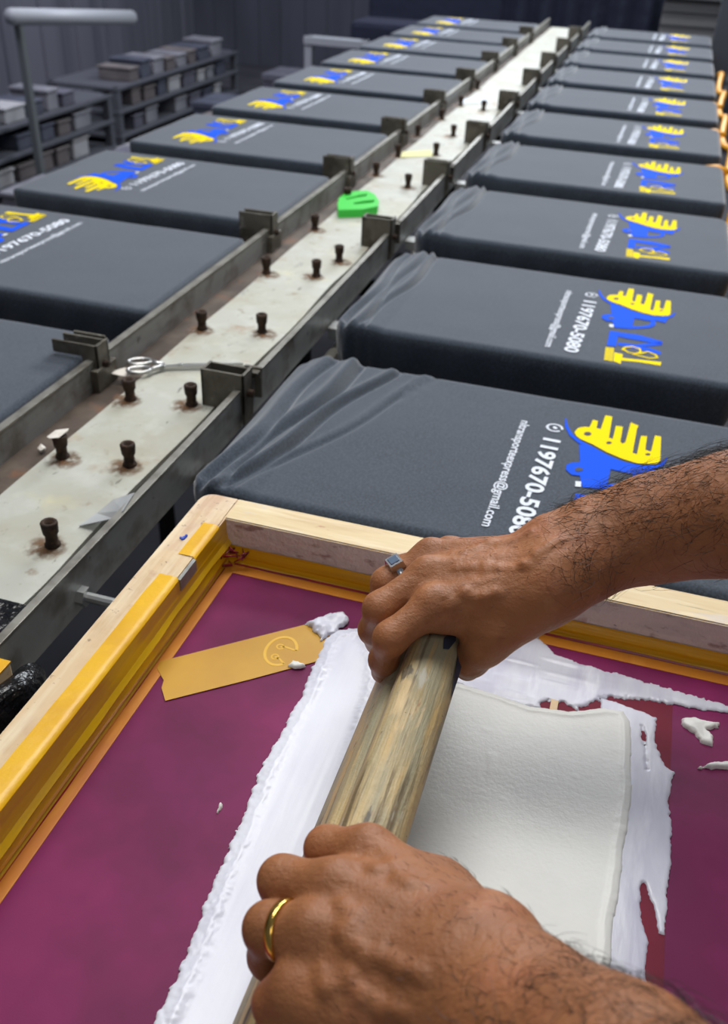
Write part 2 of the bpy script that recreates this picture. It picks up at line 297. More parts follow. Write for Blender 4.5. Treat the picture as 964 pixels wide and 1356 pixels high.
# ================================================================== shirts on their platens
XR0, XR1 = -.165, 1.045           # right row
YF, YB = -.195, .553              # front/back edge of platen 0
def shirt_mesh(x0, x1, y0, y1, fold_side, wide):
    """draped jersey: rounded slab open below, rolled folds of slack cloth at the trough end"""
    nx, ny = 150, 60
    hx, hy, cx, cy_ = (x1-x0)/2, (y1-y0)/2, (x0+x1)/2, (y0+y1)/2
    rc, re = (.05, .008) if fold_side else (.022, .006)
    U = np.linspace(-1, 1, nx); W_ = np.linspace(-1, 1, ny)
    # denser sampling close to the trough end
    if fold_side: U = np.concatenate([np.linspace(-1, -.45, 92)[:-1], np.linspace(-.45, 1, nx-91)])
    gx, gy = np.meshgrid(U*hx, W_*hy, indexing='ij')
    ax, ay = np.abs(gx)-(hx-rc), np.abs(gy)-(hy-rc)
    inc = (ax > 0) & (ay > 0)
    mxx = np.maximum(ax, ay); ln = np.hypot(ax, ay)+1e-9
    k = np.where(inc, mxx/ln, 1.0)
    gx2 = np.where(inc, np.sign(gx)*((hx-rc)+ax*k), gx); gy2 = np.where(inc, np.sign(gy)*((hy-rc)+ay*k), gy)
    # distance to outline
    ed = np.minimum(np.where(inc, rc-mxx, 9), np.minimum(hx-np.abs(gx), hy-np.abs(gy)))
    z = -re*(1-np.sqrt(np.clip(1-(1-np.clip(ed/re, 0, 1))**2, 0, 1)))*1.0
    if fold_side:
        s = (gx+hx) if fold_side < 0 else (hx-gx)       # distance from trough end
        for (c0, sl, wd, h) in wide:
            c = c0+sl*(gy/hy)+.012*np.sin(gy*11+c0*60)
            d = (s-c)/wd
            z = z+h*np.where(d < 0, np.exp(-d*d), np.exp(-d*d*2.6))*(0.75+.35*np.cos(gy*5+c0*40)) - .7*h*np.exp(-((s-c-wd*1.35)/(wd*.42))**2)*np.clip(ed/.02, 0, 1)
        endm = np.clip(1-s/.16, 0, 1)
        z = z-.02*endm**2+.02*endm*(1-endm)*2
    z = z+.0022*(vnoise(gx, gy, 6, 3)-.5)
    top = np.stack([gx2+cx, gy2+cy_, z], -1)
    V = list(top.reshape(-1, 3)); idx = np.arange(nx*ny).reshape(nx, ny)
    Fc = [(idx[i, j], idx[i+1, j], idx[i+1, j+1], idx[i, j+1]) for i in range(nx-1) for j in range(ny-1)]
    loop = [(i, 0) for i in range(nx)]+[(nx-1, j) for j in range(1, ny)]+[(i, ny-1) for i in range(nx-2, -1, -1)]+[(0, j) for j in range(ny-2, 0, -1)]
    prev = [idx[a] for a in loop]
    ctr = np.array([cx, cy_])
    base = np.array([top[a] for a in loop])
    nloop = len(loop); ang = np.cumsum(np.r_[0, np.hypot(*np.diff(base[:, :2], axis=0).T)])
    inn = base[:, :2]-ctr; nrm = np.stack([np.where(np.abs(inn[:, 0]) > hx-rc, np.sign(inn[:, 0])*(np.abs(inn[:, 0])-hx+rc), 0), np.where(np.abs(inn[:, 1]) > hy-rc, np.sign(inn[:, 1])*(np.abs(inn[:, 1])-hy+rc), 0)], -1)
    nrm = nrm/(np.linalg.norm(nrm, axis=1, keepdims=True)+1e-9)
    endw = np.clip(1-((inn[:, 0]+hx) if fold_side <= 0 else (hx-inn[:, 0]))/.18, 0, 1) if fold_side else np.zeros(nloop)
    for dep, off, wav in [(.006, .003, 0), (.03, .004, .1), (.07, .000, .4), (.11, -.008, .8), (.15, -.020, 1.0)]:
        wv = .004*wav*np.sin(ang*38)+.010*wav*endw*np.sin(ang*55+1)+.008*endw*wav*np.sin(inn[:, 0]*140+inn[:, 1]*20)
        ring = np.column_stack([base[:, :2]+nrm*(off+wv)[:, None], base[:, 2]-dep-.012*endw*wav])
        n0 = len(V); V += list(ring)
        cur = [n0+i for i in range(nloop)]
        Fc += [(prev[i], cur[i], cur[(i+1) % nloop], prev[(i+1) % nloop]) for i in range(nloop)]
        prev = cur
    return np.array(V), Fc

# --- artwork, traced on the right row's first two shirts, local to a platen centre (y of platen 0 centre = .179)
PCX, PCY = 0.44, 0.179
def L0(pts, k=0):
    o = []
    for (u, v) in pts:
        p = at(u, v, 0.0); o.append((p[0]-PCX, p[1]-PCY-k))
    return o
z0c = lambda pts: [(620+x/3.443, 530+y/3.443) for x, y in pts]
z1c = lambda pts: [(700+x/4.382, 360+y/4.382) for x, y in pts]
def flat(mb, poly, z=.0016):
    bm = bmesh.new(); vs = [bm.verts.new((p[0], p[1], z)) for p in poly]
    es = [bm.edges.new((vs[i], vs[(i+1) % len(vs)])) for i in range(len(vs))]
    bmesh.ops.triangle_fill(bm, use_beauty=True, use_dissolve=False, edges=es)
    for f in bm.faces:
        f.normal_update()
        if f.normal.z < 0: f.normal_flip()
    mb.bm(bm)
def ribbon(mb, pts, w, z=.0018):
    P = [np.array(p) for p in pts]; V = []; ws = w if isinstance(w, (list, tuple)) else [w]*len(P)
    for i, p in enumerate(P):
        t = P[min(i+1, len(P)-1)]-P[max(0, i-1)]; t /= np.linalg.norm(t)+1e-9; n = np.array([-t[1], t[0]])
        V += [(*(p+n*ws[i]/2), z), (*(p-n*ws[i]/2), z)]
    mb.add(V, [(2*i, 2*i+1, 2*i+3, 2*i+2) for i in range(len(P)-1)])
yel = MB(); blu = MB(); wht = MB(); eml = MB(); low = MB(); drk = MB()
body = [(484, 150), (500, 132), (530, 126), (552, 128), (568, 94), (590, 100), (584, 132), (603, 138), (624, 74), (656, 80), (640, 176), (658, 182), (672, 122), (704, 126), (694, 184), (716, 194), (740, 106), (775, 122), (768, 136), (748, 246), (768, 252), (786, 168), (814, 170), (806, 232), (832, 240), (850, 166), (878, 172), (874, 278), (862, 294), (830, 297), (770, 293), (700, 272), (630, 242), (565, 206), (510, 182), (490, 166)]
flat(yel, L0(z0c(body)))
for c, rx, ry in [((543, 159), 18, 9), ((640, 200), 13, 6), ((704, 190), 12, 13), ((817, 253), 12, 5)]:
    flat(drk, L0(z0c([(c[0]+rx*math.cos(q), c[1]+ry*math.sin(q)) for q in np.linspace(0, 2*PI, 12, endpoint=False)])), .0022)
ribbon(blu, L0(z0c([(443, 88), (448, 125), (470, 165), (510, 196), (565, 226), (630, 262), (700, 292), (770, 310), (830, 313), (880, 300), (905, 268)])), [.003, .008, .011, .014, .016, .016, .016, .016, .014, .010, .003], .0014)
truck = [(520, 205), (630, 255), (720, 292), (800, 306), (868, 304), (838, 356), (800, 345), (778, 340), (776, 378), (740, 400), (700, 404), (690, 390), (742, 376), (752, 344), (648, 322), (632, 392), (690, 390), (700, 404), (600, 410), (520, 400), (488, 402), (490, 376), (512, 372), (500, 350), (470, 345), (444, 322), (446, 300), (470, 290), (505, 290)]
flat(blu, L0(z0c([(505, 205), (630, 255), (720, 290), (800, 304), (868, 300), (838, 356), (782, 338), (752, 344), (648, 320), (632, 394), (600, 410), (520, 402), (512, 372), (508, 350), (470, 346), (444, 322), (446, 300), (470, 290), (508, 288)])))
flat(blu, L0(z0c([(632, 388), (690, 388), (742, 374), (752, 340), (780, 338), (776, 378), (744, 398), (690, 406), (600, 412)])), .0013)
flat(drk, L0(z0c([(484, 320), (500, 312), (522, 318), (520, 328), (500, 332), (486, 328)])), .0022)
flat(wht, L0(z0c([(488, 376), (514, 378), (512, 402), (486, 400)])), .0024)
flat(blu, L0(z1c([(470, 348), (522, 354), (505, 440), (453, 432)]), 1))
flat(blu, L0(z1c([(520, 356), (640, 372), (775, 410), (772, 428), (560, 390), (516, 380)]), 1))
flat(blu, L0(z1c([(772, 412), (772, 430), (620, 446), (515, 432), (518, 416), (620, 428)]), 1))
flat(blu, L0(z1c([(590, 434), (700, 446), (768, 470), (764, 486), (640, 456), (588, 448)]), 1), .0012)
flat(low, L0(z1c([(496, 474), (545, 484), (541, 505), (768, 530), (764, 550), (640, 530), (536, 520), (532, 540), (490, 524)]), 1))
ribbon(low, L0(z1c([(540, 460), (560, 444), (600, 440), (640, 452), (650, 470), (620, 482), (575, 474), (552, 458)]), 1), .007, .002)
ribbon(low, L0(z1c([(600, 482), (650, 480), (690, 470), (735, 488), (745, 505), (700, 508), (640, 494), (600, 482)]), 1), .007, .002)
for i in range(5):
    flat(low, L0(z1c([(447+i*10-.0, 442+i*1.5), (454+i*10, 443+i*1.5), (444+i*10, 518+i*2.2), (437+i*10, 517+i*2.2)]), 1), .0018)
def text_mesh(s, right, up, origin, h, length, z=.0016, bold=.0):
    cu = bpy.data.curves.new('t', 'FONT'); cu.body = s; cu.size = 1.0; cu.offset = bold; cu.resolution_u = 3
    ob = bpy.data.objects.new('t', cu); C.objects.link(ob)
    dg = bpy.context.evaluated_depsgraph_get(); me = bpy.data.meshes.new_from_object(ob.evaluated_get(dg))
    V = np.array([v.co[:] for v in me.vertices]); Fc = [list(p.vertices) for p in me.polygons]
    bpy.data.objects.remove(ob); bpy.data.curves.remove(cu); bpy.data.meshes.remove(me)
    V[:, 0] -= V[:, 0].min(); V[:, 0] *= length/V[:, 0].max(); V[:, 1] *= h/0.72
    W_ = np.array(origin)[None]+V[:, :1]*np.array(right)[None]+V[:, 1:2]*np.array(up)[None]
    return np.column_stack([W_, np.full(len(W_), z)]), Fc
def text_between(mb, s, a, b_, h, k, bold=0.0):
    A, B = [np.array(q) for q in L0([a, b_], k)]
    d = B-A; ln = np.linalg.norm(d); r = d/ln; up = np.array([-r[1], r[0]])
    V, Fc = text_mesh(s, r, up, A, h, ln, bold=bold); mb.add(V, Fc)
# phone line baseline runs down its left side (k=1 crop): from the badge at the top to the last digit
text_between(wht, '1197670-5080', (773.5, 399), (746.5, 466), .042, 1, .03)
def split_text(mb):
    A = np.array(mb.V); a_, b_ = [np.array(q) for q in L0([(773.5, 399), (746.5, 466)], 1)]; t = (A[:, :2]-a_)@((b_-a_)/((b_-a_)@(b_-a_)))
    iv = sorted((min(t[list(f)]), max(t[list(f)])) for f in mb.F); best, cut, end = 0, .6, iv[0][1]
    for lo_, hi_ in iv[1:]:
        if lo_-end > best: best, cut = lo_-end, (lo_+end)/2
        end = max(end, hi_)
    o = []
    for s_ in (0, 1):
        m_ = MB(); keep = [f for f in mb.F if (t[f[0]] > cut) == bool(s_)]; ids = sorted({i for f in keep for i in f}); mp = {i: n for n, i in enumerate(ids)}
        m_.add(A[ids], [[mp[i] for i in f] for f in keep]); o.append(m_)
    return o
wht, wht2 = split_text(wht)
text_between(eml, 'nltransporteexpress@gmail.com', (750, 386), (721, 460), .024, 1, .016)
bdg = MB()
cph = np.array(L0([(783, 392)], 1)[0])
ribbon(bdg, [cph+.019*np.array([math.cos(q), math.sin(q)]) for q in np.linspace(-.2, 2*PI-.7, 20)], .0055)
ribbon(bdg, [cph+np.array([-.014, -.006]), cph+np.array([-.022, -.001])], .006)
flat(bdg, [tuple(cph+np.array(q)) for q in [(-.005, .005), (-.001, .009), (.006, .004), (.007, -.004), (.003, -.006), (-.004, -.003)]])

SHIRT_Z = .002
def make_shirt(row):
    base = (PCX, PCY, 0.0)
    V, Fc = (shirt_mesh(XR0, XR1, YF, YB, -1, [(.030, .012, .016, .014), (.074, .022, .016, .014), (.116, .036, .013, .012)]) if row == 'R'
             else shirt_mesh(-.58+PCX, .58+PCX, PCY-.3965, PCY+.3965, 0, []))
    V[:, 2] += SHIRT_Z
    o = mesh_obj('t_shirt', V, Fc, M['shirt'], None, base, True, own_origin=base)
    rot = row == 'L'
    for nm, mb, mt in [('yellow_print', yel, 'print_yellow'), ('lower_yellow_print', low, 'print_yellow'), ('email_lettering', eml, 'print_white'), ('blue_print', blu, 'print_blue'), ('phone_badge', bdg, 'print_white'), ('phone_lettering', wht, 'print_white'), ('phone_lettering', wht2, 'print_white'), ('dark_print_detail', drk, 'print_dark')]:
        A = np.array(mb.V)
        if rot: A = A*np.array([-1, -1, 1])+np.array([-.017, 0, 0])
        A[:, 2] += SHIRT_Z
        c = mesh_obj(nm, A+np.array(base)*np.array([1, 1, 1]), mb.F, M[mt], o, base)
    return o
# the right first shirt has the long slack folds, so its own mesh
protoR = make_shirt('R')
V, Fc = shirt_mesh(XR0-.01, XR1, YF, YB, -1, [(.045, .03, .022, .018), (.105, .065, .020, .019), (.165, .10, .016, .015), (.235, .15, .015, .008)])
V[:, 2] += SHIRT_Z
tmp = mesh_obj('t_shirt_slack', V, Fc, M['shirt'], None, (PCX, PCY, 0), True, own_origin=(PCX, PCY, 0)); slack = tmp.data; bpy.data.objects.remove(tmp)
def make_platen(row):
    base = (PCX, PCY, 0.0); r = empty('platen', base); sg = 1 if row == 'R' else -1
    hx = .585 if row == 'R' else .56
    b = MB(); b.box(PCX-hx, PCX+hx, PCY-.352, PCY+.352, -.045, -.026, .006); b.build('board', M['board'], r, base)
    b = MB()
    for dy in (-.1, .1): b.box(PCX-hx+.02, PCX+hx-.1, PCY+dy-.025, PCY+dy+.025, -.095, -.045, .003)
    b.build('stiffener', M['dark'], r, base)
    b = MB(); xr = (RX+.01-PCX) if row == 'R' else (PCX+.0)
    if row == 'R': b.box(RX+.012, PCX-hx+.2, PCY-.20, PCY-.13, -.135, -.095, .003)
    else: b.box(PCX+hx-.2, PCX+hx+.035, PCY-.20, PCY-.13, -.135, -.095, .003)
    b.build('support_arm', M['steel'], r, base)
    return r
plR, plL, protoL = make_platen('R'), make_platen('L'), make_shirt('L')
LCX, LCY = -1.318, 2.06
for k in range(10):
    o = protoR if k == 0 else copy_tree(protoR); q = plR if k == 0 else copy_tree(plR)
    o.location = Vector((PCX, PCY+k, 0))*S; q.location = Vector((PCX, PCY+k, 0))*S
    n = 'partly under the wooden screen frame' if k == 0 else ('directly beyond the wooden screen frame' if k == 1 else '%s from the screen frame' % ORD[k])
    tag(o, 'charcoal printed t-shirt stretched flat in the right row, %s' % n, 't-shirt', 'charcoal shirts laid along both sides of the printing table')
    tag(q, 'board and steel arm under the right row shirt %s' % n.replace('directly beyond the wooden', 'just beyond the').replace('the wooden screen', 'the screen'), 'printing board', 'boards under the shirts')
    if k == 9:
        pass
protoR.data = slack
c_ = at(957, 607, 0); b = MB(); b.lathe([(.014, 0), (.017, .003), (.013, .007), (.004, .008)], (c_[0], c_[1], .003), n=14); b.build('neck_label', M['print_white'], protoR, (PCX, PCY, 0), True)
for i, k in enumerate(range(-2, 8)):
    o = protoL if i == 0 else copy_tree(protoL); q = plL if i == 0 else copy_tree(plL)
    o.location = Vector((LCX, LCY+k, 0))*S; q.location = Vector((LCX, LCY+k, 0))*S
    n = 'nearest the camera at the left edge' if i == 0 else '%s counted from the near left edge' % ORD[i]
    tag(o, 'charcoal printed t-shirt stretched flat in the left row, %s' % n, 't-shirt', 'charcoal shirts laid along both sides of the printing table')
    tag(q, 'board under the left row shirt %s' % n, 'printing board', 'boards under the shirts')

#@@HOSE
# hose along the right end of the right row
b = MB(); pts = []
for y in np.linspace(-.6, 7.4, 90): pts.append((1.10+.012*math.sin(y*6.3)+.008*math.sin(y*2.1), y, -.06-.05*max(0, min(1, 3.6-y))+.03*math.sin(y*6.28+1.0)))
b.tube(pts, .022, 8); h = b.build('orange_hose', M['orange'], None, (0, 0, 0), True, own=(1.10, 0, -.06)); tag(h, 'orange air hose running along the outer ends of the right row', 'hose')
b = MB()
for y in np.arange(3.72, 6, 1.0):
    b = MB(); b.tube([(1.10, y, -.06), (1.03, y+.02, -.05), (.97, y+.035, -.055)], [.016, .022, .014], 8)
    b.build('hose_branch', M['orange'], h, (1.10, 0, -.06), True)

# ================================================================== silkscreen frame
ZM, ZT = .022, .12
XI, XO, YI, YO = .033, -.042, -.442, -.372
sb = (.6, -.95, 0.008)
screen = tag(empty('silkscreen', sb), 'wooden silkscreen frame with purple mesh and yellow tape in the foreground', 'screen')
Yn, Xr = -1.62, 1.30
# left bar runs through, rounded outer corner
poly = [(XI, Yn-.07), (XO, Yn-.07)]+[(XO+.028-.028*math.cos(q), YO-.028+.028*math.sin(q)) for q in np.linspace(0, PI/2, 8)]+[(XI-.001, YO), (XI-.001, YI), (XI, YI)]
def bev_prism(poly, z0, z1, bev):
    bm = bmesh.new(); vs = [bm.verts.new((p[0], p[1], z0)) for p in poly]; f = bm.faces.new(vs)
    r = bmesh.ops.extrude_face_region(bm, geom=[f]); 
    for g in r['geom']:
        if isinstance(g, bmesh.types.BMVert): g.co.z = z1
    bmesh.ops.recalc_face_normals(bm, faces=bm.faces[:])
    ed = [e for e in bm.edges if all(abs(v.co.z-z1) < 1e-6 for v in e.verts) and (len(poly) > 4 or e.calc_length() > .2)]
    bmesh.ops.bevel(bm, geom=ed, offset=bev, segments=2, affect='EDGES')
    return bm
b = MB(); b.bm(bev_prism(poly, .008, ZT, .0025)); b.build('frame_bar', M['wood'], screen, sb)
b = MB(); b.bm(bev_prism([(XI, YI), (Xr-.07, YI), (Xr-.07, YO), (XI, YO)], .008, ZT, .0025))
o = b.build('frame_bar', [M['wood_far'], M['wood_ink']], screen, sb)
for p in o.data.polygons:
    if p.normal.y < -.7: p.material_index = 1
b = MB(); b.bm(bev_prism([(Xr-.07, Yn-.07), (Xr, Yn-.07), (Xr, YO), (Xr-.07, YO)], .008, ZT, .004)); b.build('frame_bar', M['wood'], screen, sb)
b = MB(); b.bm(bev_prism([(XI, Yn-.07), (Xr-.07, Yn-.07), (Xr-.07, Yn), (XI, Yn)], .008, ZT, .004)); b.build('frame_bar', M['wood_far'], screen, sb)
b = MB(); b.box(XI, Xr-.07, Yn, YI, ZM-.003, ZM); b.build('mesh', M['emulsion'], screen, sb)
# --- tape
def sheet(pts_rows, name, mt, smooth=True, th=.0012):
    """grid of rows of points -> sheet"""
    A = np.array(pts_rows); n, k = A.shape[:2]; idx = np.arange(n*k).reshape(n, k)
    Fc = [(idx[i, j], idx[i+1, j], idx[i+1, j+1], idx[i, j+1]) for i in range(n-1) for j in range(k-1)]
    return mesh_obj(name, A.reshape(-1, 3), Fc, mt, screen, sb, smooth)
def left_tape(y0, y1, xl, wall):
    rows = []
    for y in np.linspace(y0, y1, 60):
        e = .003*(vnoise(y, 0, 22, 9)-.5)
        r = [(xl+e, y, ZT+.0012), (XI-.012, y, ZT+.0018), (XI-.003, y, ZT+.0016), (XI+.0015, y, ZT-.004)]
        rows.append(r)
    sheet(rows, 'tape_strip', M['tape'])
def wall_tape(y0, y1):
    rows = []
    for y in np.linspace(y0, y1, 140):
        w = vnoise(y, 1, 9, 11)-.5; w2 = vnoise(y, 2, 14, 12)-.5
        r = [(XI+.0018, y, ZT-.003), (XI+.0024, y, ZT-.03), (XI+.003+.001*w, y, .086), (XI+.004+.001*w2, y, .074+.004*w), (XI+.010+.004*w2, y, .064+.008*w), (XI+.006+.003*w2, y, .055+.006*w), (XI+.009+.003*w, y, .044), (XI+.007, y, .034+.004*w2), (XI+.003, y, ZM+.004), (XI+.006, y, ZM+.0018)]
        rows.append(r)
    sheet(rows, 'tape_strip', M['tape_wall'], False)
xt = at(200, 760, ZT)[0]; yt = at(212, 760, ZT)[1]
left_tape(Yn, yt, at(57, 950, ZT)[0], True)
y_c1 = at(242, 735, ZT)[1]
left_tape(y_c1, at(268, 692, ZT)[1], XI-.030, False)
wall_tape(Yn, YI)
rows = []
for x in np.linspace(XI, Xr-.07, 120):
    w = vnoise(x, 0, 9, 21)-.5; w2 = vnoise(x, 5, 16, 22)-.5
    rows.append([(x, YI-.0018, .062+.006*w), (x, YI-.002, .056), (x, YI-.0035, .047+.002*w2), (x, YI-.0045, .040), (x, YI-.0035, .034+.002*w2), (x, YI-.005, ZM+.004), (x, YI-.008, ZM+.0018)])
sheet(rows, 'tape_strip', M['tape_far'], False)
b = MB(); xb = at(172, 950, ZM)[0]; yb2 = at(480, 798, ZM)[1]
b.box(XI, xb+.002, Yn, yb2, ZM, ZM+.0012); b.build('tape_border', M['tape_border'], screen, sb)
b = MB(); b.box(XI, Xr-.07, yb2, YI-.002, ZM, ZM+.0011); b.build('tape_border', M['tape_border'], screen, sb)
# red residue lines
b = MB()
yy_ = np.linspace(-1.35, YI-.03, 160)
b.tube([(XI+.0078+.0015*(vnoise(y, 0, 16, 6)-.5), y, ZM+.0016) for y in yy_], [.0002+.0026*max(0, vnoise(y, 4, 9, 17)-.42) for y in yy_], 5)
b.build('ink_residue', M['red_line'], screen, sb)
b = MB(); b.tube([(x, YI-.0095+.0012*(vnoise(x, 0, 30, 4)-.5), ZM+.0016) for x in np.linspace(XI+.02, Xr-.08, 140)], [.0016+.0022*vnoise(x, 3, 14, 8) for x in np.linspace(0, 1, 140)], 5)
b.build('ink_residue', M['red_line'], screen, sb)
# crumpled corner clot of red ink and tape
b = MB()
for i in range(9):
    c = np.array([XI+.004+.03*random.random(), YI-.006-.03*random.random(), ZM+.006+.03*random.random()])
    b.tube([c+np.array([random.uniform(-.02, .02), random.uniform(-.014, .014), random.uniform(-.006, .012)]) for _ in range(4)], [.001, .0028, .0026, .001], 5)
b.build('ink_residue', M['red_line'], screen, sb, True)
b = MB(); c = at(243, 712, ZT)
for i in range(4): b.tube([(c[0]+random.uniform(-.006, .006), c[1]+random.uniform(-.008, .008), ZT+.001), (c[0]+random.uniform(-.006, .006), c[1]+random.uniform(-.008, .008), ZT+.0015)], .0025, 5)
b.build('paint_spot', mat('blue paint spot', (60, 90, 200), .5), screen, sb)
# bare grey spot on the left bar inner face between the tape pieces
b = MB(); b.box(XI-.002, XI+.0045, at(225, 765, ZT)[1]+.002, y_c1-.002, ZT-.026, ZT-.002); b.build('bare_patch', M['steel'], screen, sb)
# red tape rectangle on the mesh, right of the stencil
b = MB(); xa, xe = at(800, 1000, ZM)[0], at(885, 1100, ZM)[0]; ya = at(840, 923, ZM)[1]
b.box(.58, xe, Yn+.2, ya, ZM, ZM+.0012); b.build('stencil_border', M['red_border'], screen, sb)
# diagonal mustard tape
q = [at(u, v, ZM)[:2] for u, v in [(212, 877), (330, 847), (440, 819), (452, 868), (330, 901), (219, 929), (214, 912), (217, 902), (208, 886)]]
b = MB(); b.prism(q, ZM+.0012, ZM+.0020); patch = b.build('tape_patch', M['tape_patch'], screen, sb)
b = MB(); ec = at(372, 863, ZM)
def EP(r, a): return (ec[0]+r*.026*math.cos(a), ec[1]+r*.036*math.sin(a), ZM+.0034)
def rb(pts, w): ribbon(b, [p[:2] for p in pts], w, ZM+.0023)
rb([EP(1, a) for a in np.linspace(.25, 1.72*PI, 40)], .0050)
rb([EP(1, .25), EP(.35, 1.2), EP(.3, 2.2)], .0036)
rb([EP(1, 1.72*PI), EP(.6, 1.62*PI), EP(.5, 1.4*PI)], .0036)
for c in (EP(.32, 2.2), EP(.5, 1.4*PI)): rb([(c[0]+.006*math.cos(q_), c[1]+.006*math.sin(q_)) for q_ in np.linspace(0, 2*PI, 14)], .0028)
b.build('printed_emblem', M['tape_logo'], patch, sb)

# ================================================================== ink
def poly_sdf(P, X, Y):
    P = np.array(P); n = len(P); d = np.full(X.shape, 1e9); s = np.ones(X.shape)
    for i in range(n):
        a = P[i]; c = P[i-1]; e = c-a; wx, wy = X-a[0], Y-a[1]
        t = np.clip((wx*e[0]+wy*e[1])/(e@e+1e-12), 0, 1)
        d = np.minimum(d, (wx-e[0]*t)**2+(wy-e[1]*t)**2)
        c1 = Y >= a[1]; c2 = Y < c[1]; c3 = e[0]*wy > e[1]*wx
        flip = (c1 & c2 & c3) | (~c1 & ~c2 & ~c3); s = np.where(flip, -s, s)
    return s*np.sqrt(d)          # negative inside
inkb = (.6, -.95, ZM)
ink = tag(empty('white_ink', inkb), 'pool of thick white printing ink spread over the purple screen mesh', 'ink')
def blob(name, px, mt, h, edge, rough, fine, z0, hole=(), shape=None, res=.0022, parent=ink, base=inkb, seed=1):
    P = [at(u, v, ZM)[:2] for u, v in px]; A = np.array(P)
    xs = np.arange(A[:, 0].min()-.02, A[:, 0].max()+.02, res); ys_ = np.arange(A[:, 1].min()-.02, A[:, 1].max()+.02, res)
    X, Y = np.meshgrid(xs, ys_, indexing='ij')
    D = -poly_sdf(P, X, Y)
    for hp in hole:
        D = np.minimum(D, poly_sdf([at(u, v, ZM)[:2] for u, v in hp], X, Y))
    D = D+rough*(vnoise(X, Y, 26, seed)-.5)*2+fine*(vnoise(X, Y, 120, seed+1)-.5)*2+fine*.7*(vnoise(X, Y, 300, seed+2)-.5)*2
    H = h*np.sqrt(np.clip(1-(1-np.clip(D/edge, 0, 1))**2, 0, 1))
    if shape is not None: H = H*np.clip(D/edge, 0, 1)**.0+shape(X, Y, D)*np.clip(D/edge, 0, 1)
    gx, gy = np.gradient(D, res); g2 = gx*gx+gy*gy+1e-6
    out = D < 0
    mv = np.clip(-D/np.sqrt(g2), 0, res*1.4)
    X2 = np.where(out, X+gx/np.sqrt(g2)*mv, X); Y2 = np.where(out, Y+gy/np.sqrt(g2)*mv, Y)
    Z = np.where(out, z0, z0+.0006+H)
    ins = D > 0
    cell = ins[:-1, :-1] | ins[1:, :-1] | ins[1:, 1:] | ins[:-1, 1:]
    idx = np.arange(X.size).reshape(X.shape); used = np.zeros(X.size, bool)
    ii, jj = np.nonzero(cell); Q = np.stack([idx[ii, jj], idx[ii+1, jj], idx[ii+1, jj+1], idx[ii, jj+1]], -1)
    used[Q.ravel()] = True; mp = np.cumsum(used)-1
    V = np.stack([X2.ravel(), Y2.ravel(), Z.ravel()], -1)[used]
    return mesh_obj(name, V, mp[Q], M[mt], parent, base, True)
zf = ZM+.0012
blob('ink_film', [(795, 925), (835, 938), (869, 952), (866, 982), (880, 1017), (892, 1024), (882, 1059), (890, 1105), (887, 1154), (882, 1196), (881, 1240), (872, 1238), (866, 1200), (852, 1172), (846, 1185), (848, 1217), (857, 1248), (855, 1284), (861, 1319), (860, 1400), (780, 1400), (790, 1200)], 'ink_film', .0022, .006, .002, .0016, zf,
     hole=[[(850, 963), (856, 990), (857, 1020), (853, 1008)]], seed=31)
blob('ink_smear', [(590, 900), (640, 872), (690, 843), (712, 845), (735, 868), (765, 880), (800, 890), (850, 903), (905, 920), (968, 938), (968, 944), (920, 940), (870, 932), (828, 928), (800, 924), (760, 942), (690, 938), (620, 915)], 'ink_film', .003, .006, .0022, .0035, zf, hole=[[(718, 930), (745, 932), (772, 943), (770, 949), (740, 945), (716, 938)]], seed=41,
     shape=lambda X, Y, D: .003*np.maximum(0, vnoise(X*.35, Y*2.2, 40, 77)-.45))
slab_px = [(575, 905), (610, 908), (655, 922), (700, 938), (752, 944), (800, 940), (826, 944), (834, 960), (836, 1000), (836, 1050), (829, 1110), (820, 1180), (812, 1230), (808, 1280), (807, 1400), (400, 1400), (430, 1200), (500, 1000)]
blob('ink_slab', slab_px, 'ink', .006, .007, .0016, .0008, zf+.0004, seed=51,
     shape=lambda X, Y, D: .0012*(vnoise(X, Y, 8, 78)-.5)+.0022*np.clip(1-np.abs(D-.012)/.010, 0, 1)**2+.006*np.clip(vnoise(X, Y, 40, 79)-.9, 0, 1)-.004*np.clip(vnoise(X, Y, 60, 80)-.93, 0, 1))
blob('ink_ridge', [(428, 852), (442, 838), (480, 832), (500, 860), (505, 905), (462, 1060), (420, 1180), (380, 1300), (360, 1400), (186, 1400), (205, 1356), (245, 1272), (282, 1172), (318, 1092), (345, 1022), (375, 965), (395, 930), (412, 890)], 'ink_ridge', .004, .009, .0008, .0026, ZM+.0012, seed=61,
     shape=lambda X, Y, D: .003*np.clip(1-np.abs(D-.018)/.016, 0, 1)**2*(.5+vnoise(X, Y, 14, 81))+.012*np.clip((X-.385)/.06, 0, 1)**2+.0010*(vnoise(X, Y*.06, 160, 88)-.5)*np.clip((X-.36)/.05, .2, 2))
blob('ink_dab', [(405, 828), (425, 820), (455, 814), (462, 824), (448, 838), (425, 850), (418, 838)], 'ink_ridge', .007, .007, .002, .003, ZM+.003, seed=63,
     shape=lambda X, Y, D: .008*(vnoise(X, Y, 60, 83)-.3))
k_ = [('white ink clot like a three-petal blot right of the ink pool', [(901, 953), (918, 951), (932, 957), (953, 958), (951, 964), (934, 967), (944, 977), (942, 987), (928, 983), (921, 972), (905, 962)]),
      ('long white ink clot at the right edge below the three-petal blot', [(924, 1018), (945, 1012), (975, 1010), (975, 1021), (948, 1018)]),
      ('tiny white ink fleck on the open purple mesh left of the pool', [(288, 1076), (291, 1066), (294, 1065), (292, 1073)]),
      ('white ink fleck on the mustard tape', [(382, 884), (388, 879), (402, 882), (406, 885), (392, 887)])]
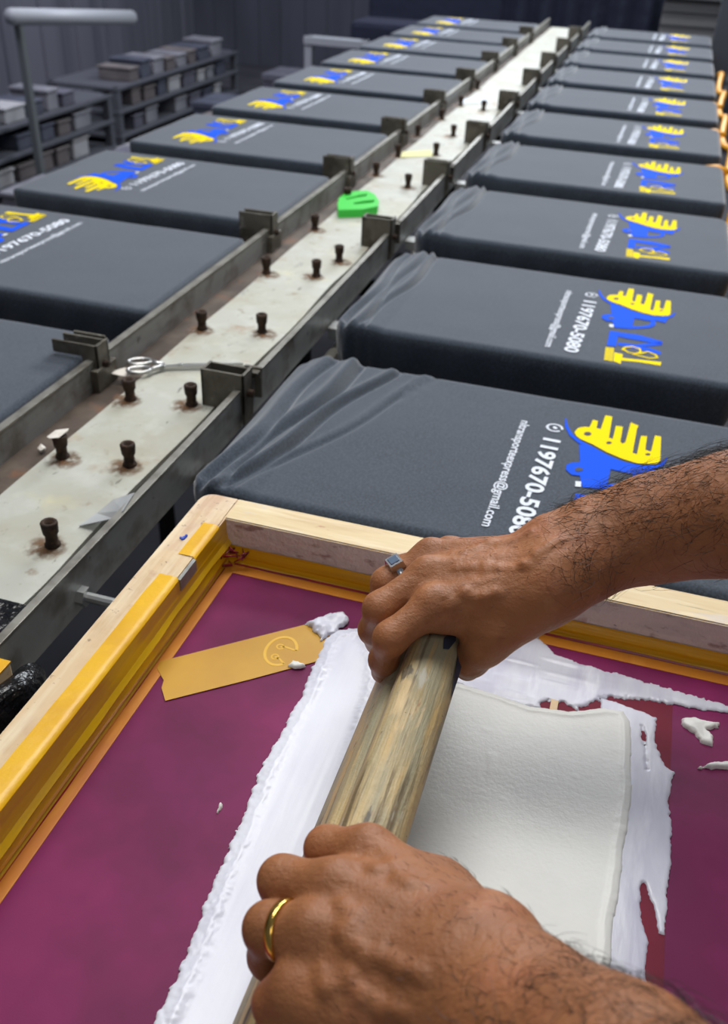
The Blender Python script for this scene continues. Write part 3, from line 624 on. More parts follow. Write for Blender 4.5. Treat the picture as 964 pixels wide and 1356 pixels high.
for lb, px in k_:
    c = np.mean([at(u, v, ZM) for u, v in px], 0); bs = (c[0], c[1], ZM)
    o = blob('ink_clot', px, 'ink', .006, .005, .0015, .0015, ZM+(.003 if 'tape' in lb else .0002), parent=None, base=bs, res=.0018, seed=71, shape=lambda X, Y, D: .004*(vnoise(X, Y, 60, 84)-.3))
    tag(o, lb, 'ink')
b = MB(); c = at(733, 937, ZM); b.box(c[0]-.006, c[0]+.006, c[1]-.013, c[1]+.013, ZM+.0035, ZM+.0055, .0005); b.build('bare_tab', M['wood'], ink, inkb)

#@@SQUEEGEE
# ================================================================== squeegee
sqb = (.46, -1.0, ZM+.004)
sq = tag(empty('squeegee', sqb), 'wooden squeegee with an ink-stained handle held by both hands', 'squeegee')
ux, uz = math.sin(math.radians(24)), math.cos(math.radians(24))
def SP(n_, h): return (.434+ux*h+uz*n_, ZM+.004+uz*h-ux*n_)
prof = [(-.036, .055), (-.046, .075), (-.047, .150), (-.044, .160), (-.034, .166), (-.0325, .172), (-.036, .178), (-.041, .184), (-.041, .200), (-.035, .212), (-.02, .219), (0, .222), (.02, .219), (.034, .210), (.040, .196), (.038, .16), (.038, .07), (.030, .055)]
ysq = np.concatenate([np.linspace(-1.42, -.62, 60)])
rows = []
for i, y in enumerate(ysq):
    e = min(1, (min(i, 59-i))/1.0); sc = .9+.1*e
    rows.append([(SP(n_*sc, .13+(h-.13)*sc)[0], y, SP(n_*sc, .13+(h-.13)*sc)[1]) for n_, h in prof])
A = np.array(rows); n, k = A.shape[:2]; idx = np.arange(n*k).reshape(n, k)
Fc = [(idx[i, j], idx[i, (j+1) % k], idx[i+1, (j+1) % k], idx[i+1, j]) for i in range(n-1) for j in range(k)]+[tuple(idx[0][::-1]), tuple(idx[-1])]
mesh_obj('handle', A.reshape(-1, 3), Fc, M['handle'], sq, sqb, True)
def smear(pts, nm, mt):
    hd = sq.children[0]; V = []
    for (n_, y, h) in pts: q = SP(n_, h); V.append((q[0], y, q[1]))
    c = np.mean(V, 0); n = len(V); V = V+[tuple(c)]
    mesh_obj(nm, V, [(i, (i+1) % n, n) for i in range(n)], M[mt], hd, sqb)
smear([(.018, -.72, .2205), (.024, -.735, .2185), (.033, -.75, .213), (.036, -.80, .2105), (.034, -.85, .2125), (.030, -.83, .2155), (.026, -.80, .2175), (.02, -.76, .2202)], 'dried_paint', 'stain_blue')
smear([(.0, -.735, .2235), (.008, -.73, .2232), (.012, -.75, .2225), (.006, -.775, .2235), (-.002, -.78, .2235), (-.006, -.76, .223)], 'dried_paint', 'stain_blue')
b = MB(); bl = [(-.010, .001), (.010, .001), (.010, .06), (-.010, .06)]
V = [(SP(n_, h)[0], y, SP(n_, h)[1]) for y in (-1.41, -.63) for n_, h in bl]
b.add(V, [(0, 1, 2, 3), (7, 6, 5, 4), (0, 4, 5, 1), (1, 5, 6, 2), (2, 6, 7, 3), (3, 7, 4, 0)]); b.build('blade', M['blade'], sq, sqb)
# ================================================================== the printer's two arms (signed-distance body, one continuous surface)
class SDF:
    def __init__(s, lo, hi, res):
        s.res = res; s.lo = np.array(lo); n = np.ceil((np.array(hi)-s.lo)/res).astype(int)+1; s.n = n
        s.ax = [s.lo[i]+res*np.arange(n[i]) for i in range(3)]
    def new(s): return np.full(s.n, .08, np.float32)
    def cone(s, D, a, b_, ra, rb, k, pad=.05, sub=False):
        a = np.array(a, float); b_ = np.array(b_, float); R_ = max(ra, rb)+pad
        sl = []
        for i in range(3):
            i0 = int(np.clip(np.floor((min(a[i], b_[i])-R_-s.lo[i])/s.res), 0, s.n[i])); i1 = int(np.clip(np.ceil((max(a[i], b_[i])+R_-s.lo[i])/s.res)+1, 0, s.n[i]))
            if i1 <= i0: return
            sl.append(slice(i0, i1))
        X = s.ax[0][sl[0]][:, None, None].astype(np.float32)-a[0]; Y = s.ax[1][sl[1]][None, :, None].astype(np.float32)-a[1]; Z = s.ax[2][sl[2]][None, None, :].astype(np.float32)-a[2]
        e = b_-a; L2 = e@e+1e-12; t = np.clip((X*e[0]+Y*e[1]+Z*e[2])/L2, 0, 1)
        d = np.sqrt((X-e[0]*t)**2+(Y-e[1]*t)**2+(Z-e[2]*t)**2)-(ra+(rb-ra)*t)
        blk = D[tuple(sl)]
        if sub:
            h = np.clip(.5-.5*(blk+d)/k, 0, 1); D[tuple(sl)] = blk*(1-h)+(-d)*h+k*h*(1-h)
        else:
            h = np.clip(.5+.5*(blk-d)/k, 0, 1); D[tuple(sl)] = blk*(1-h)+d*h-k*h*(1-h)
    def union(s, A, B, k):
        h = np.clip(.5+.5*(A-B)/k, 0, 1); return A*(1-h)+B*h-k*h*(1-h)
    def net(s, D):
        """surface nets"""
        n = D.shape; ins = D < 0
        cs = np.zeros((n[0]-1, n[1]-1, n[2]-1, 3), np.float32); cnt = np.zeros((n[0]-1, n[1]-1, n[2]-1), np.float32)
        def sub(A, o): return A[o[0]:n[0]-1+o[0], o[1]:n[1]-1+o[1], o[2]:n[2]-1+o[2]]
        offs = [(i, j, k) for i in (0, 1) for j in (0, 1) for k in (0, 1)]
        sm = sum(sub(ins, o).astype(np.int8) for o in offs); act = (sm > 0) & (sm < 8)
        I = np.argwhere(act); vals = {o: D[I[:, 0]+o[0], I[:, 1]+o[1], I[:, 2]+o[2]] for o in offs}
        P = np.zeros((len(I), 3)); c = np.zeros(len(I))
        for ax in range(3):
            for o in offs:
                if o[ax]: continue
                o2 = list(o); o2[ax] = 1; o2 = tuple(o2); a, b_ = vals[o], vals[o2]; x = (a < 0) != (b_ < 0)
                t = np.where(x, a/(a-b_+1e-12), 0); q = np.array(o, float)[None].repeat(len(I), 0); q[:, ax] = t
                P += q*x[:, None]; c += x
        P = P/np.maximum(c, 1)[:, None]+I
        vid = -np.ones(act.shape, np.int64); vid[act] = np.arange(len(I))
        F_ = []
        for ax in range(3):
            o2 = [slice(None)]*3; o1 = [slice(None)]*3; o1[ax] = slice(0, -1); o2[ax] = slice(1, None)
            x = ins[tuple(o1)] != ins[tuple(o2)]; E_ = np.argwhere(x)
            u, v = [(1, 2), (2, 0), (0, 1)][ax]
            ok = (E_[:, u] > 0) & (E_[:, v] > 0) & (E_[:, u] < n[u]-1) & (E_[:, v] < n[v]-1); E_ = E_[ok]
            def g(du, dv):
                q = E_.copy(); q[:, u] -= du; q[:, v] -= dv; return vid[q[:, 0], q[:, 1], q[:, 2]]
            Q = np.stack([g(1, 1), g(0, 1), g(0, 0), g(1, 0)], -1)
            fl_ = ~ins[E_[:, 0], E_[:, 1], E_[:, 2]]; Q[fl_] = Q[fl_][:, ::-1]; F_.append(Q)
        Fc = np.concatenate(F_); Fc = Fc[(Fc >= 0).all(1)]
        return s.lo+P*s.res, Fc
A3 = lambda u, v, z: at(u, v, z)
def build_arm(G, fingers, meta, extra, fore, carve=()):
    body = G.new()
    for (a, b_, ra, rb) in meta: G.cone(body, a, b_, ra, rb, .030)
    for (a, b_, ra, rb) in fore: G.cone(body, a, b_, ra, rb, .045)
    fing = G.new()
    for ch in fingers:
        f = G.new()
        for i in range(len(ch)-1):
            (a, ra), (b_, rb) = ch[i], ch[i+1]; G.cone(f, a, b_, ra, rb, .014)
        fing = G.union(fing, f, .0035)
    D = G.union(body, fing, .016)
    for (a, b_, ra, rb, k) in extra: G.cone(D, a, b_, ra, rb, k)
    for (a, b_, ra, rb, k) in carve: G.cone(D, a, b_, ra, rb, k, sub=True)
    return D
def on_surface(G, D, p, q, n=9, jit=.004, seed=0):
    # points along p..q dropped onto the upper skin surface
    r_ = np.random.default_rng(seed); o = []
    for i, t in enumerate(np.linspace(0, 1, n)):
        x = np.array(p)+(np.array(q)-np.array(p))*t; x[:2] += r_.normal(0, jit, 2)*(0 < i < n-1)
        ii = int(round((x[0]-G.lo[0])/G.res)); jj = int(round((x[1]-G.lo[1])/G.res)); col = D[ii, jj]
        kk = np.nonzero(col < 0)[0]
        if len(kk): o.append(np.array([x[0], x[1], G.lo[2]+kk[-1]*G.res]))
    return o
def veins(G, D, lines, r=.0042):
    for sd_, (p, q) in enumerate(lines):
        P = on_surface(G, D, p, q, seed=sd_)
        for i in range(len(P)-1): G.cone(D, P[i]-[0, 0, r*.75], P[i+1]-[0, 0, r*.75], r, r, .010, pad=.02)
def off(p, dx=0, dy=0, dz=0): return np.array(p)+np.array([dx, dy, dz])

# ---- right hand (far hand, fingers to the left, thumb towards the viewer)
rI, rM, rR, rP = A3(572, 803, .285), A3(566, 764, .292), A3(570, 738, .284), A3(594, 733, .262)
def finger(mcp, pip, dip, tip, r): return [(mcp, r[0]), (pip, r[1]), (dip, r[2]), (tip, r[3])]
rIp = A3(517, 845, .255); rMp = A3(503, 806, .262); rRp = A3(512, 772, .256); rPp = A3(536, 752, .235)
RF = [finger(rI, rIp, A3(508, 874, .200), A3(506, 890, .160), (.0255, .0225, .0195, .0165)),
      finger(rM, rMp, A3(494, 834, .205), A3(498, 852, .155), (.026, .023, .020, .017)),
      finger(rR, rRp, A3(503, 800, .200), A3(508, 815, .155), (.025, .022, .019, .016)),
      finger(rP, rPp, A3(527, 778, .185), A3(530, 790, .150), (.022, .0195, .017, .0145)),
      finger(A3(655, 836, .262), A3(640, 856, .236), A3(624, 872, .200), A3(619, 884, .165), (.031, .028, .025, .020))]
Wd = [A3(716, 780, .325), A3(722, 760, .332), A3(724, 744, .330), A3(722, 735, .318)]
meta = [(Wd[0], rI, .034, .026), (Wd[1], rM, .036, .027), (Wd[2], rR, .035, .026), (Wd[3], rP, .032, .024),
        (A3(712, 800, .30), A3(655, 838, .258), .040, .034), (A3(640, 812, .272), A3(590, 818, .268), .030, .022),
        (A3(735, 728, .334), A3(760, 722, .342), .040, .042), (A3(738, 765, .330), A3(765, 752, .338), .042, .045)]
fore = [(A3(738, 726, .334), A3(800, 706, .355), .042, .046), (A3(744, 764, .330), A3(800, 730, .350), .043, .044),
        (A3(800, 706, .355), A3(870, 690, .385), .048, .057), (A3(800, 728, .350), A3(870, 706, .38), .045, .056),
        (A3(870, 690, .385), A3(970, 672, .43), .057, .068), (A3(870, 706, .38), A3(970, 690, .425), .056, .068),
        (A3(970, 680, .43), A3(1150, 640, .52), .072, .082), (A3(1150, 640, .52), A3(1260, 610, .58), .082, .08)]
up = lambda p, h: off(p, 0, 0, h)
extra = [(up(rI, .013), up(rI, .013), .017, .017, .012), (up(rM, .014), up(rM, .014), .017, .017, .012), (up(rR, .013), up(rR, .013), .016, .016, .012), (up(rP, .012), up(rP, .012), .014, .014, .012),
         (A3(733, 712, .352), A3(738, 712, .352), .026, .026, .02),
         (up(rI, .020), up(Wd[0], .030), .005, .004, .012), (up(rM, .021), up(Wd[1], .031), .005, .004, .012), (up(rR, .020), up(Wd[2], .030), .005, .004, .012),
         ]
GR = SDF((.38, -.96, .10), (1.22, -.22, .66), .0027)
DR = build_arm(GR, RF, meta, extra, fore)
veins(GR, DR, [(A3(605, 765, .31), A3(690, 772, .33)), (A3(690, 772, .33), A3(740, 745, .35)), (A3(590, 800, .30), A3(660, 800, .31)), (A3(600, 745, .31), A3(700, 728, .34))])
VR, FR = GR.net(DR)
# ---- left hand (near hand, knuckles to the left)
lI, lM, lR, lP = A3(486, 1131, .275), A3(444, 1178, .287), A3(415, 1238, .284), A3(392, 1313, .262)
lIp, lMp, lRp, lPp = A3(433, 1124, .252), A3(374, 1166, .262), A3(356, 1229, .262), A3(366, 1328, .238)
def curl(p, s_=1.0): return off(p, -.002, .004, -.058*s_), off(p, .012, .008, -.105*s_)
LF = []
for mcp, pip, r, s_ in [(lI, lIp, (.027, .0225, .0195, .0165), .95), (lM, lMp, (.0275, .0235, .020, .017), 1), (lR, lRp, (.0275, .0235, .020, .017), 1), (lP, lPp, (.024, .0205, .0175, .0145), .85)]:
    d_, t_ = curl(pip, s_); LF.append(finger(mcp, pip, d_, t_, r))
LF.append(finger(A3(590, 1195, .225), A3(578, 1222, .20), A3(566, 1250, .165), A3(560, 1272, .135), (.03, .027, .024, .019)))
Wl = [A3(634, 1262, .312), A3(640, 1288, .318), A3(636, 1314, .318), A3(622, 1340, .306)]
metaL = [(Wl[0], lI, .040, .027), (Wl[1], lM, .040, .028), (Wl[2], lR, .040, .028), (Wl[3], lP, .038, .025),
         (A3(640, 1252, .285), A3(585, 1186, .245), .042, .034), (A3(570, 1180, .262), A3(500, 1150, .262), .030, .024), (A3(560, 1360, .28), A3(430, 1340, .262), .034, .024)]
foreL = [(A3(640, 1285, .312), A3(720, 1352, .335), .046, .048), (A3(625, 1330, .306), A3(700, 1390, .33), .046, .05),
         (A3(720, 1350, .335), A3(830, 1440, .38), .048, .062), (A3(700, 1390, .33), A3(800, 1470, .375), .05, .062), (A3(820, 1450, .38), A3(1000, 1600, .46), .068, .08), (A3(1000, 1600, .46), A3(1090, 1670, .5), .08, .08)]
extraL = [(up(lI, .014), up(lI, .014), .018, .018, .012), (up(lM, .015), up(lM, .015), .018, .018, .012), (up(lR, .015), up(lR, .015), .018, .018, .012), (up(lP, .013), up(lP, .013), .015, .015, .012),
          (up(lI, .021), up(Wl[0], .032), .005, .004, .012), (up(lM, .022), up(Wl[1], .034), .0055, .004, .012), (up(lR, .022), up(Wl[2], .034), .0055, .004, .012), (up(lP, .019), up(Wl[3], .03), .005, .004, .012),
          (A3(655, 1235, .318), A3(668, 1245, .318), .030, .030, .02)]
GL = SDF((.38, -1.62, .08), (.98, -1.02, .60), .0027)
DL = build_arm(GL, LF, metaL, extraL, foreL)
veins(GL, DL, [(A3(452, 1205, .31), A3(478, 1250, .33)), (A3(478, 1250, .33), A3(560, 1300, .34)), (A3(428, 1280, .31), A3(540, 1330, .34)), (A3(480, 1155, .30), A3(560, 1190, .32))], .0048)
VL, FL = GL.net(DL)
# one person: both forearms in one body mesh
pb = (1.25, -.9, FZ)
nR = len(VR)
person = mesh_obj('person', np.vstack([VR, VL]), np.vstack([FR, FL+nR]), M['skin'], None, pb, True, own_origin=(.60, -.95, .25))
tag(person, 'person with tanned hairy forearms pushing a squeegee with both hands', 'person')
sm_ = person.modifiers.new('soft', 'SMOOTH'); sm_.iterations = 4; sm_.factor = .5

def normals(G, D, V):
    q = (V-G.lo)/G.res; i = np.clip(np.round(q).astype(int), 1, np.array(D.shape)-2); g = []
    for a in range(3):
        e = np.zeros(3, int); e[a] = 1; p1 = i+e; m1 = i-e
        g.append(D[p1[:, 0], p1[:, 1], p1[:, 2]]-D[m1[:, 0], m1[:, 1], m1[:, 2]])
    g = np.stack(g, -1); return g/(np.linalg.norm(g, axis=1, keepdims=True)+1e-9)
def hairs(name, label, G, D, V, axis_from, axis_to, count, t0, t1, lmin, lmax, rad, curlk, seed, lift=.5, prob=None):
    r_ = np.random.default_rng(seed); a = np.array(axis_from); e = np.array(axis_to)-a; L = np.linalg.norm(e); e = e/L
    t = (V-a)@e; Nn = normals(G, D, V)
    w = np.clip((t-t0)/.05, 0, 1)*np.clip((t1-t)/.05, 0, 1)
    w = w*np.clip(.25+Nn[:, 2], 0.05, 1)
    if prob is not None: w = w*prob(V, Nn, t)
    w = w*(t > t0)*(t < t1); w = w/w.sum()
    sel = r_.choice(len(V), count, p=w); mb_V = []; mb_F = []
    for i in sel:
        p = V[i]+r_.normal(0, .001, 3); n_ = Nn[i]; tang = -e+r_.normal(0, .55, 3); tang -= n_*(tang@n_); tang /= np.linalg.norm(tang)
        bn = np.cross(n_, tang); ln = r_.uniform(lmin, lmax); cu_ = r_.normal(0, curlk); lf = lift*r_.uniform(.5, 1.3)
        n0 = len(mb_V); K = 7
        for j in range(K):
            s_ = j/(K-1); ang = cu_*s_
            q = p+ln*(s_*(tang*math.cos(ang)+bn*math.sin(ang)) )+n_*ln*lf*(s_-.75*s_*s_)
            rr = rad*(1-.75*s_)
            for m_ in range(3):
                an = 2*PI*m_/3; mb_V.append(q+rr*(math.cos(an)*n_+math.sin(an)*bn))
        mb_F += [(n0+j*3+m_, n0+j*3+(m_+1) % 3, n0+j*3+3+(m_+1) % 3, n0+j*3+3+m_) for j in range(K-1) for m_ in range(3)]
    o = mesh_obj(name, mb_V, mb_F, M['hair'], person, (.60, -.95, .25))
    tag(o, label, kind='stuff'); return o
wR = A3(735, 745, .335); eR = A3(1150, 640, .52)
hairs('arm_hair', 'dark curly hair on the far forearm', GR, DR, VR, wR, eR, 1700, .0, .62, .026, .056, .00036, 2.4, 1, .45)
hairs('arm_hair', 'fine hair on the back of the far hand', GR, DR, VR, rM, wR, 170, .02, .25, .008, .016, .00026, .5, 2, .3, prob=lambda V, N_, t: N_[:, 2] > .3)
wL = A3(650, 1305, .315); eL = A3(1000, 1600, .46)
hairs('arm_hair', 'dark curly hair on the near forearm', GL, DL, VL, wL, eL, 800, .03, .5, .02, .042, .00032, 2.2, 3, .5)
hairs('arm_hair', 'fine hair on the back of the near hand', GL, DL, VL, lM, wL, 200, .03, .22, .007, .014, .00024, .5, 4, .3, prob=lambda V, N_, t: N_[:, 2] > .3)

# ---- rings
def torus(mb, c, axis, R_, r, n=40, k=10, flatk=1.0):
    c = np.array(c); ax = np.array(axis)/np.linalg.norm(axis); a = np.cross(ax, [0, 0, 1.0]); a /= np.linalg.norm(a); b_ = np.cross(ax, a)
    V = []; 
    for i in range(n):
        q = 2*PI*i/n; d = math.cos(q)*a+math.sin(q)*b_
        for j in range(k):
            w = 2*PI*j/k; V.append(c+d*(R_+r*flatk*math.cos(w))+ax*r*1.9*math.sin(w))
    mb.add(V, [(i*k+j, ((i+1) % n)*k+j, ((i+1) % n)*k+(j+1) % k, i*k+(j+1) % k) for i in range(n) for j in range(k)])
    return a, b_
b = MB(); c = lRp+(lR-lRp)*.38; torus(b, c, lR-lRp, .0275, .0029); o = b.build('ring', M['gold'], None, (0, 0, 0), True, own=tuple(c)); tag(o, 'plain gold wedding band on the near hand', 'ring', )
b = MB(); c = rRp+(rR-rRp)*.30; ax = (rR-rRp)/np.linalg.norm(rR-rRp); torus(b, c, ax, .0245, .003); sr_ = b.build('ring', M['silver'], None, (0, 0, 0), True, own=tuple(c)); tag(sr_, 'chunky silver signet ring with a square stone on the far hand', 'ring')
nrm_ = np.array([-.45, -.35, .8]); nrm_ -= ax*(nrm_@ax); nrm_ /= np.linalg.norm(nrm_); sd = np.cross(ax, nrm_)
def gem(c0, w, l, h0, h1, tp):
    V = [c0+nrm_*h+ax*l*s1*(tp if h == h1 else 1)+sd*w*s2*(tp if h == h1 else 1) for h in (h0, h1) for s1, s2 in ((-1, -1), (1, -1), (1, 1), (-1, 1))]
    m_ = MB(); m_.add(V, [(3, 2, 1, 0), (4, 5, 6, 7), (0, 1, 5, 4), (1, 2, 6, 5), (2, 3, 7, 6), (3, 0, 4, 7)]); return m_
gem(c, .013, .012, .022, .033, .85).build('bezel', M['silver'], sr_, tuple(c)); gem(c, .0085, .0085, .031, .0345, .8).build('stone', M['stone'], sr_, tuple(c))

# ================================================================== small things on the trough plate
# green plastic clip with two slots
ZP = -.06
g = [(447, 270), (449, 262), (456, 256), (470, 253), (486, 252), (496, 257), (502, 266), (500, 273), (480, 277), (448, 278)]
P = [tuple(at(u, v, ZP+.035)[:2]) for u, v in g]; c = np.mean(P, 0)
bm = bmesh.new()
def loop(pts, z): 
    vs = [bm.verts.new((p[0], p[1], z)) for p in pts]; return vs, [bm.edges.new((vs[i], vs[(i+1) % len(vs)])) for i in range(len(vs))]
sl = [[(458, 263), (474, 258.5), (486, 256.5), (485, 259.5), (472, 261.5), (459, 264.5)], [(468, 268.5), (482, 266), (496, 264.5), (495, 268), (482, 269.5), (469, 270.5)]]
SL = [[tuple(at(u, v, ZP+.035)[:2]) for u, v in s_] for s_ in sl]
es = []; loops = []
for pts in [P]+SL: vs, e_ = loop(pts, ZP+.035); es += e_; loops.append(vs)
bmesh.ops.triangle_fill(bm, use_beauty=True, use_dissolve=False, edges=es)
for vs in loops:
    lo = [bm.verts.new((v.co.x, v.co.y, ZP+.001)) for v in vs]; n = len(vs)
    for i in range(n): bm.faces.new((vs[i], vs[(i+1) % n], lo[(i+1) % n], lo[i]))
bmesh.ops.recalc_face_normals(bm, faces=bm.faces[:])
b = MB(); b.bm(bm); o = b.build('tape_cutter', M['green'], None, (0, 0, 0), own=(c[0], c[1], ZP)); tag(o, 'bright green slotted plastic cutter lying on the trough plate', 'tape cutter')
# scissors
sc0 = at(180, 487, ZP+.01); sc1 = at(325, 482, ZP+.01); d = (sc1-sc0); L_ = np.linalg.norm(d); d = d/L_; nn = np.array([-d[1], d[0], 0])
sb_ = tuple(sc0); sc = tag(empty('scissors', sb_), 'steel scissors lying across the trough plate between two brackets', 'scissors')
for sgn, nm in ((1, 'blade'), (-1, 'blade')):
    Q = [sc0+d*L_*t+nn*(w*sgn) for t, w in [(.22, .004), (.45, .010), (.98, .002), (.98, -.001), (.45, -.006), (.22, -.010)]]
    m_ = MB(); m_.prism([(q[0], q[1]) for q in (Q if sgn > 0 else Q[::-1])], ZP+.006+(.004 if sgn > 0 else 0), ZP+.010+(.004 if sgn > 0 else 0)); bl_ = m_.build(nm, M['scissor'], sc, sb_)
for sgn in (1, -1):
    c0 = sc0+d*.01+nn*.028*sgn; m_ = MB()
    pts = [c0+d*.032*math.cos(q)+nn*.019*math.sin(q)+np.array([0, 0, .006]) for q in np.linspace(0, 2*PI, 22)]
    m_.tube(pts, .006, 6); m_.tube([c0+d*.03+np.array([0, 0, .006]), sc0+d*L_*.25+nn*.004*sgn+np.array([0, 0, .004])], .0075, 6); m_.build('finger_loop', M['scissor'], sc, sb_, True)
m_ = MB(); pv = sc0+d*L_*.4; m_.lathe([(.007, 0), (.007, .004)], (pv[0], pv[1], ZP+.014), n=10); m_.build('pivot', M['zinc'], sc, sb_)
def scrap(name, px, z, mt, label, cat, wob=.004, th=.0015):
    P = [at(u, v, z) for u, v in px]; c = np.mean(P, 0); n = len(P); V = []
    for s_ in (0, th):
        for i, p in enumerate(P): V.append(p+np.array([0, 0, s_+wob*(i % 2)]))
        V.append(c+np.array([0, 0, s_+wob*.5]))
    Fc = [(i, n, (i+1) % n) for i in range(n)]+[(n+1+i, n+1+(i+1) % n, 2*n+1) for i in range(n)]+[(i, (i+1) % n, n+1+(i+1) % n, n+1+i) for i in range(n)]
    o = mesh_obj(name, V, Fc, M[mt], None, (0, 0, 0), False, own_origin=(c[0], c[1], z)); tag(o, label, cat); return o
# plastic scrap leaning from the plate onto the rail lip
P = [at(104, 697, ZP+.002), at(128, 680, ZP+.004), at(150, 662, -.03), at(178, 653, .006), at(163, 677, .006), at(150, 687, -.02)]
o = mesh_obj('plastic_scrap', P+[p+np.array([0, 0, .0015]) for p in P], [(0, 5, 1), (1, 5, 4, 2), (2, 4, 3), (6, 7, 11), (7, 8, 10, 11), (8, 9, 10)]+[(i, (i+1) % 6, 6+(i+1) % 6, 6+i) for i in range(6)], M['film'], None, (0, 0, 0), own_origin=tuple(P[0]))
tag(o, 'clear torn plastic scrap bridging the plate and the right rail', 'plastic scrap')
scrap('ink_scrap', [(62, 579), (74, 572), (91, 568), (90, 573), (78, 580), (66, 583)], 0.004, 'white_plastic', 'off-white dried ink scrap perched on the near left bolt', 'scrap')
scrap('ink_scrap', [(50, 595), (55, 592), (61, 594), (60, 598), (54, 599)], -.078, 'white_plastic', 'small round off-white scrap in the trough by the near left bolt', 'scrap', .006, .004)
scrap('ink_scrap', [(142, 494), (165, 489), (188, 490), (186, 494), (165, 499)], ZP+.003, 'white_plastic', 'white crusted scrap under the scissor handles', 'scrap')
scrap('paper_note', [(533, 201), (571, 199), (573, 207), (530, 209)], ZP+.001, 'note', 'pale yellow paper note on the trough plate', 'paper', .001)
scrap('paper_sheet', [(615, 131), (648, 129), (650, 136), (612, 137)], ZP+.001, 'paper', 'pale blue sheet far along the trough plate', 'paper', .001)
# taped block and black plastic wrap at the near end of the right rail
b = MB(); bx0 = at(4, 880, 0.0); bb = (bx0[0]-.04, bx0[1]-.05, -.08)
b.box(bb[0]-.05, bb[0]+.047, bb[1]-.06, bb[1]+.06, -.085, -.002, .003, 0); b.box(bb[0]-.051, bb[0]+.048, bb[1]-.061, bb[1]+.061, -.003, .001, .001, 1)
o = b.build('wooden_block', [M['wood'], M['tape']], None, (0, 0, 0), own=bb); tag(o, 'wooden block with a yellow taped top at the left edge', 'block')
bm = bmesh.new(); bmesh.ops.create_icosphere(bm, subdivisions=4, radius=1.0); pc = at(28, 925, -.06)
for v in bm.verts:
    n_ = .75+.5*float(vnoise(v.co.x*1.2+v.co.z, v.co.y*1.2+v.co.z*.7, 2.3, 91)); v.co = Vector((pc[0]-.02+v.co.x*.042*n_, pc[1]-.02+v.co.y*.10*n_, -.10+v.co.z*.075*n_))
b = MB(); b.bm(bm); o = b.build('plastic_bag', M['black_plastic'], None, (0, 0, 0), own=(pc[0], pc[1], -.1)); tag(o, 'crumpled black plastic hanging off the near rail end', 'plastic bag')

# ================================================================== background
def bx(x, y, z, mt, name, label, cat, sx, sy, sz, group=None, lid=True):
    b = MB(); b.box(x-sx/2, x+sx/2, y-sy/2, y+sy/2, z, z+sz*.86, .02); b.box(x-sx/2-.02, x+sx/2+.02, y-sy/2-.02, y+sy/2+.02, z+sz*.82, z+sz, .02)
    o = b.build(name, mt, None, (0, 0, 0), own=(x, y, z)); tag(o, label, cat, group); return o
def rack(x0, x1, y0, y1, zs, label, beam=False):
    base = ((x0+x1)/2, (y0+y1)/2, FZ); r = tag(empty('storage_rack', base), label, 'rack')
    for x in (x0, x1):
        for y in (y0, y1):
            b = MB(); b.box(x-.05, x+.05, y-.05, y+.05, FZ, zs[-1], .01); b.build('post', M['rack'], r, base)
    for z in zs:
        b = MB(); b.box(x0-.06, x1+.06, y0-.06, y1+.06, z-.05, z, .01); b.build('shelf', M['pale_beam'] if beam and z == zs[-1] else M['rack'], r, base)
    return r
rk = [(-7.3, -6.3, 6.0, 9.8, (-1.88, -1.55, -1.24), 'grey storage rack of boxes nearest the left edge'),
      (-7.5, -6.5, 10.4, 14.4, (-1.88, -1.56, -1.26), 'grey storage rack of boxes farther back behind the left row')]
for (x0, x1, y0, y1, zs, lb) in rk:
    rack(x0, x1, y0, y1, zs, lb)
    for z in zs:
        y = y0+.4
        while y < y1-.7:
            w = random.uniform(.24, .46); h_ = random.uniform(.16, .25)
            if random.random() < .85:
                bx(x1-.25, y+w/2, z, M['box%d' % random.randrange(5)], 'box', 'blurred grey box on a storage rack behind the left row', 'box', .5, w*.86, h_, 'grey boxes on the storage racks')
            y += w+.06
for i, (x, y, sz) in enumerate([(-5.6, 7.2, .30), (-5.2, 8.4, .42), (-5.5, 9.5, .3), (-5.1, 10.6, .45), (-5.5, 11.7, .5), (-5.0, 12.7, .4), (-5.3, 13.9, .6), (-4.6, 9.3, .3)]):
    bx(x, y, FZ, M['box%d' % (i % 5)], 'crate', 'grey crate standing on the floor before the storage racks', 'crate', .6, .8, sz, 'crates on the floor before the racks')
# long pale beam on posts (a drying rail) far left
bb = (-6.0, 8.9, FZ); r = tag(empty('drying_rail', bb), 'pale horizontal rail on grey posts at the upper left', 'rail')
b = MB(); p1, p2 = at(12, 22, -.20), at(172, 22, -.25)
def onx(u, v, x):
    d_ = FW+RT*(u-482)/F+DN*(v-678)/F; return CAM+d_*((x-CAM[0])/d_[0])
p1, p2 = onx(14, 22, -6.0), onx(174, 23, -6.0)
b.tube([p1, p2], .085, 8); b.build('beam', M['pale_beam'], r, bb, True)
for y in (p1[1]+.12,):
    b = MB(); b.box(-6.04, -5.96, y-.04, y+.04, FZ, p1[2]-.05 if y < 8.5 else p2[2]-.02, .01); b.build('post', M['post'], r, bb)
# grey inverted-L stand
bb = (-4.6, 13, FZ); r = tag(empty('metal_stand', bb), 'pale grey metal stand behind the far left shirts', 'stand')
for x in (-4.62, -3.75):
    b = MB(); b.box(x-.06, x+.06, 12.94, 13.06, FZ, -.75, .01); b.build('post', M['pale_beam'], r, bb)
b = MB(); b.box(-4.68, -3.69, 12.9, 13.1, -.86, -.75, .01); b.build('top', M['pale_beam'], r, bb)
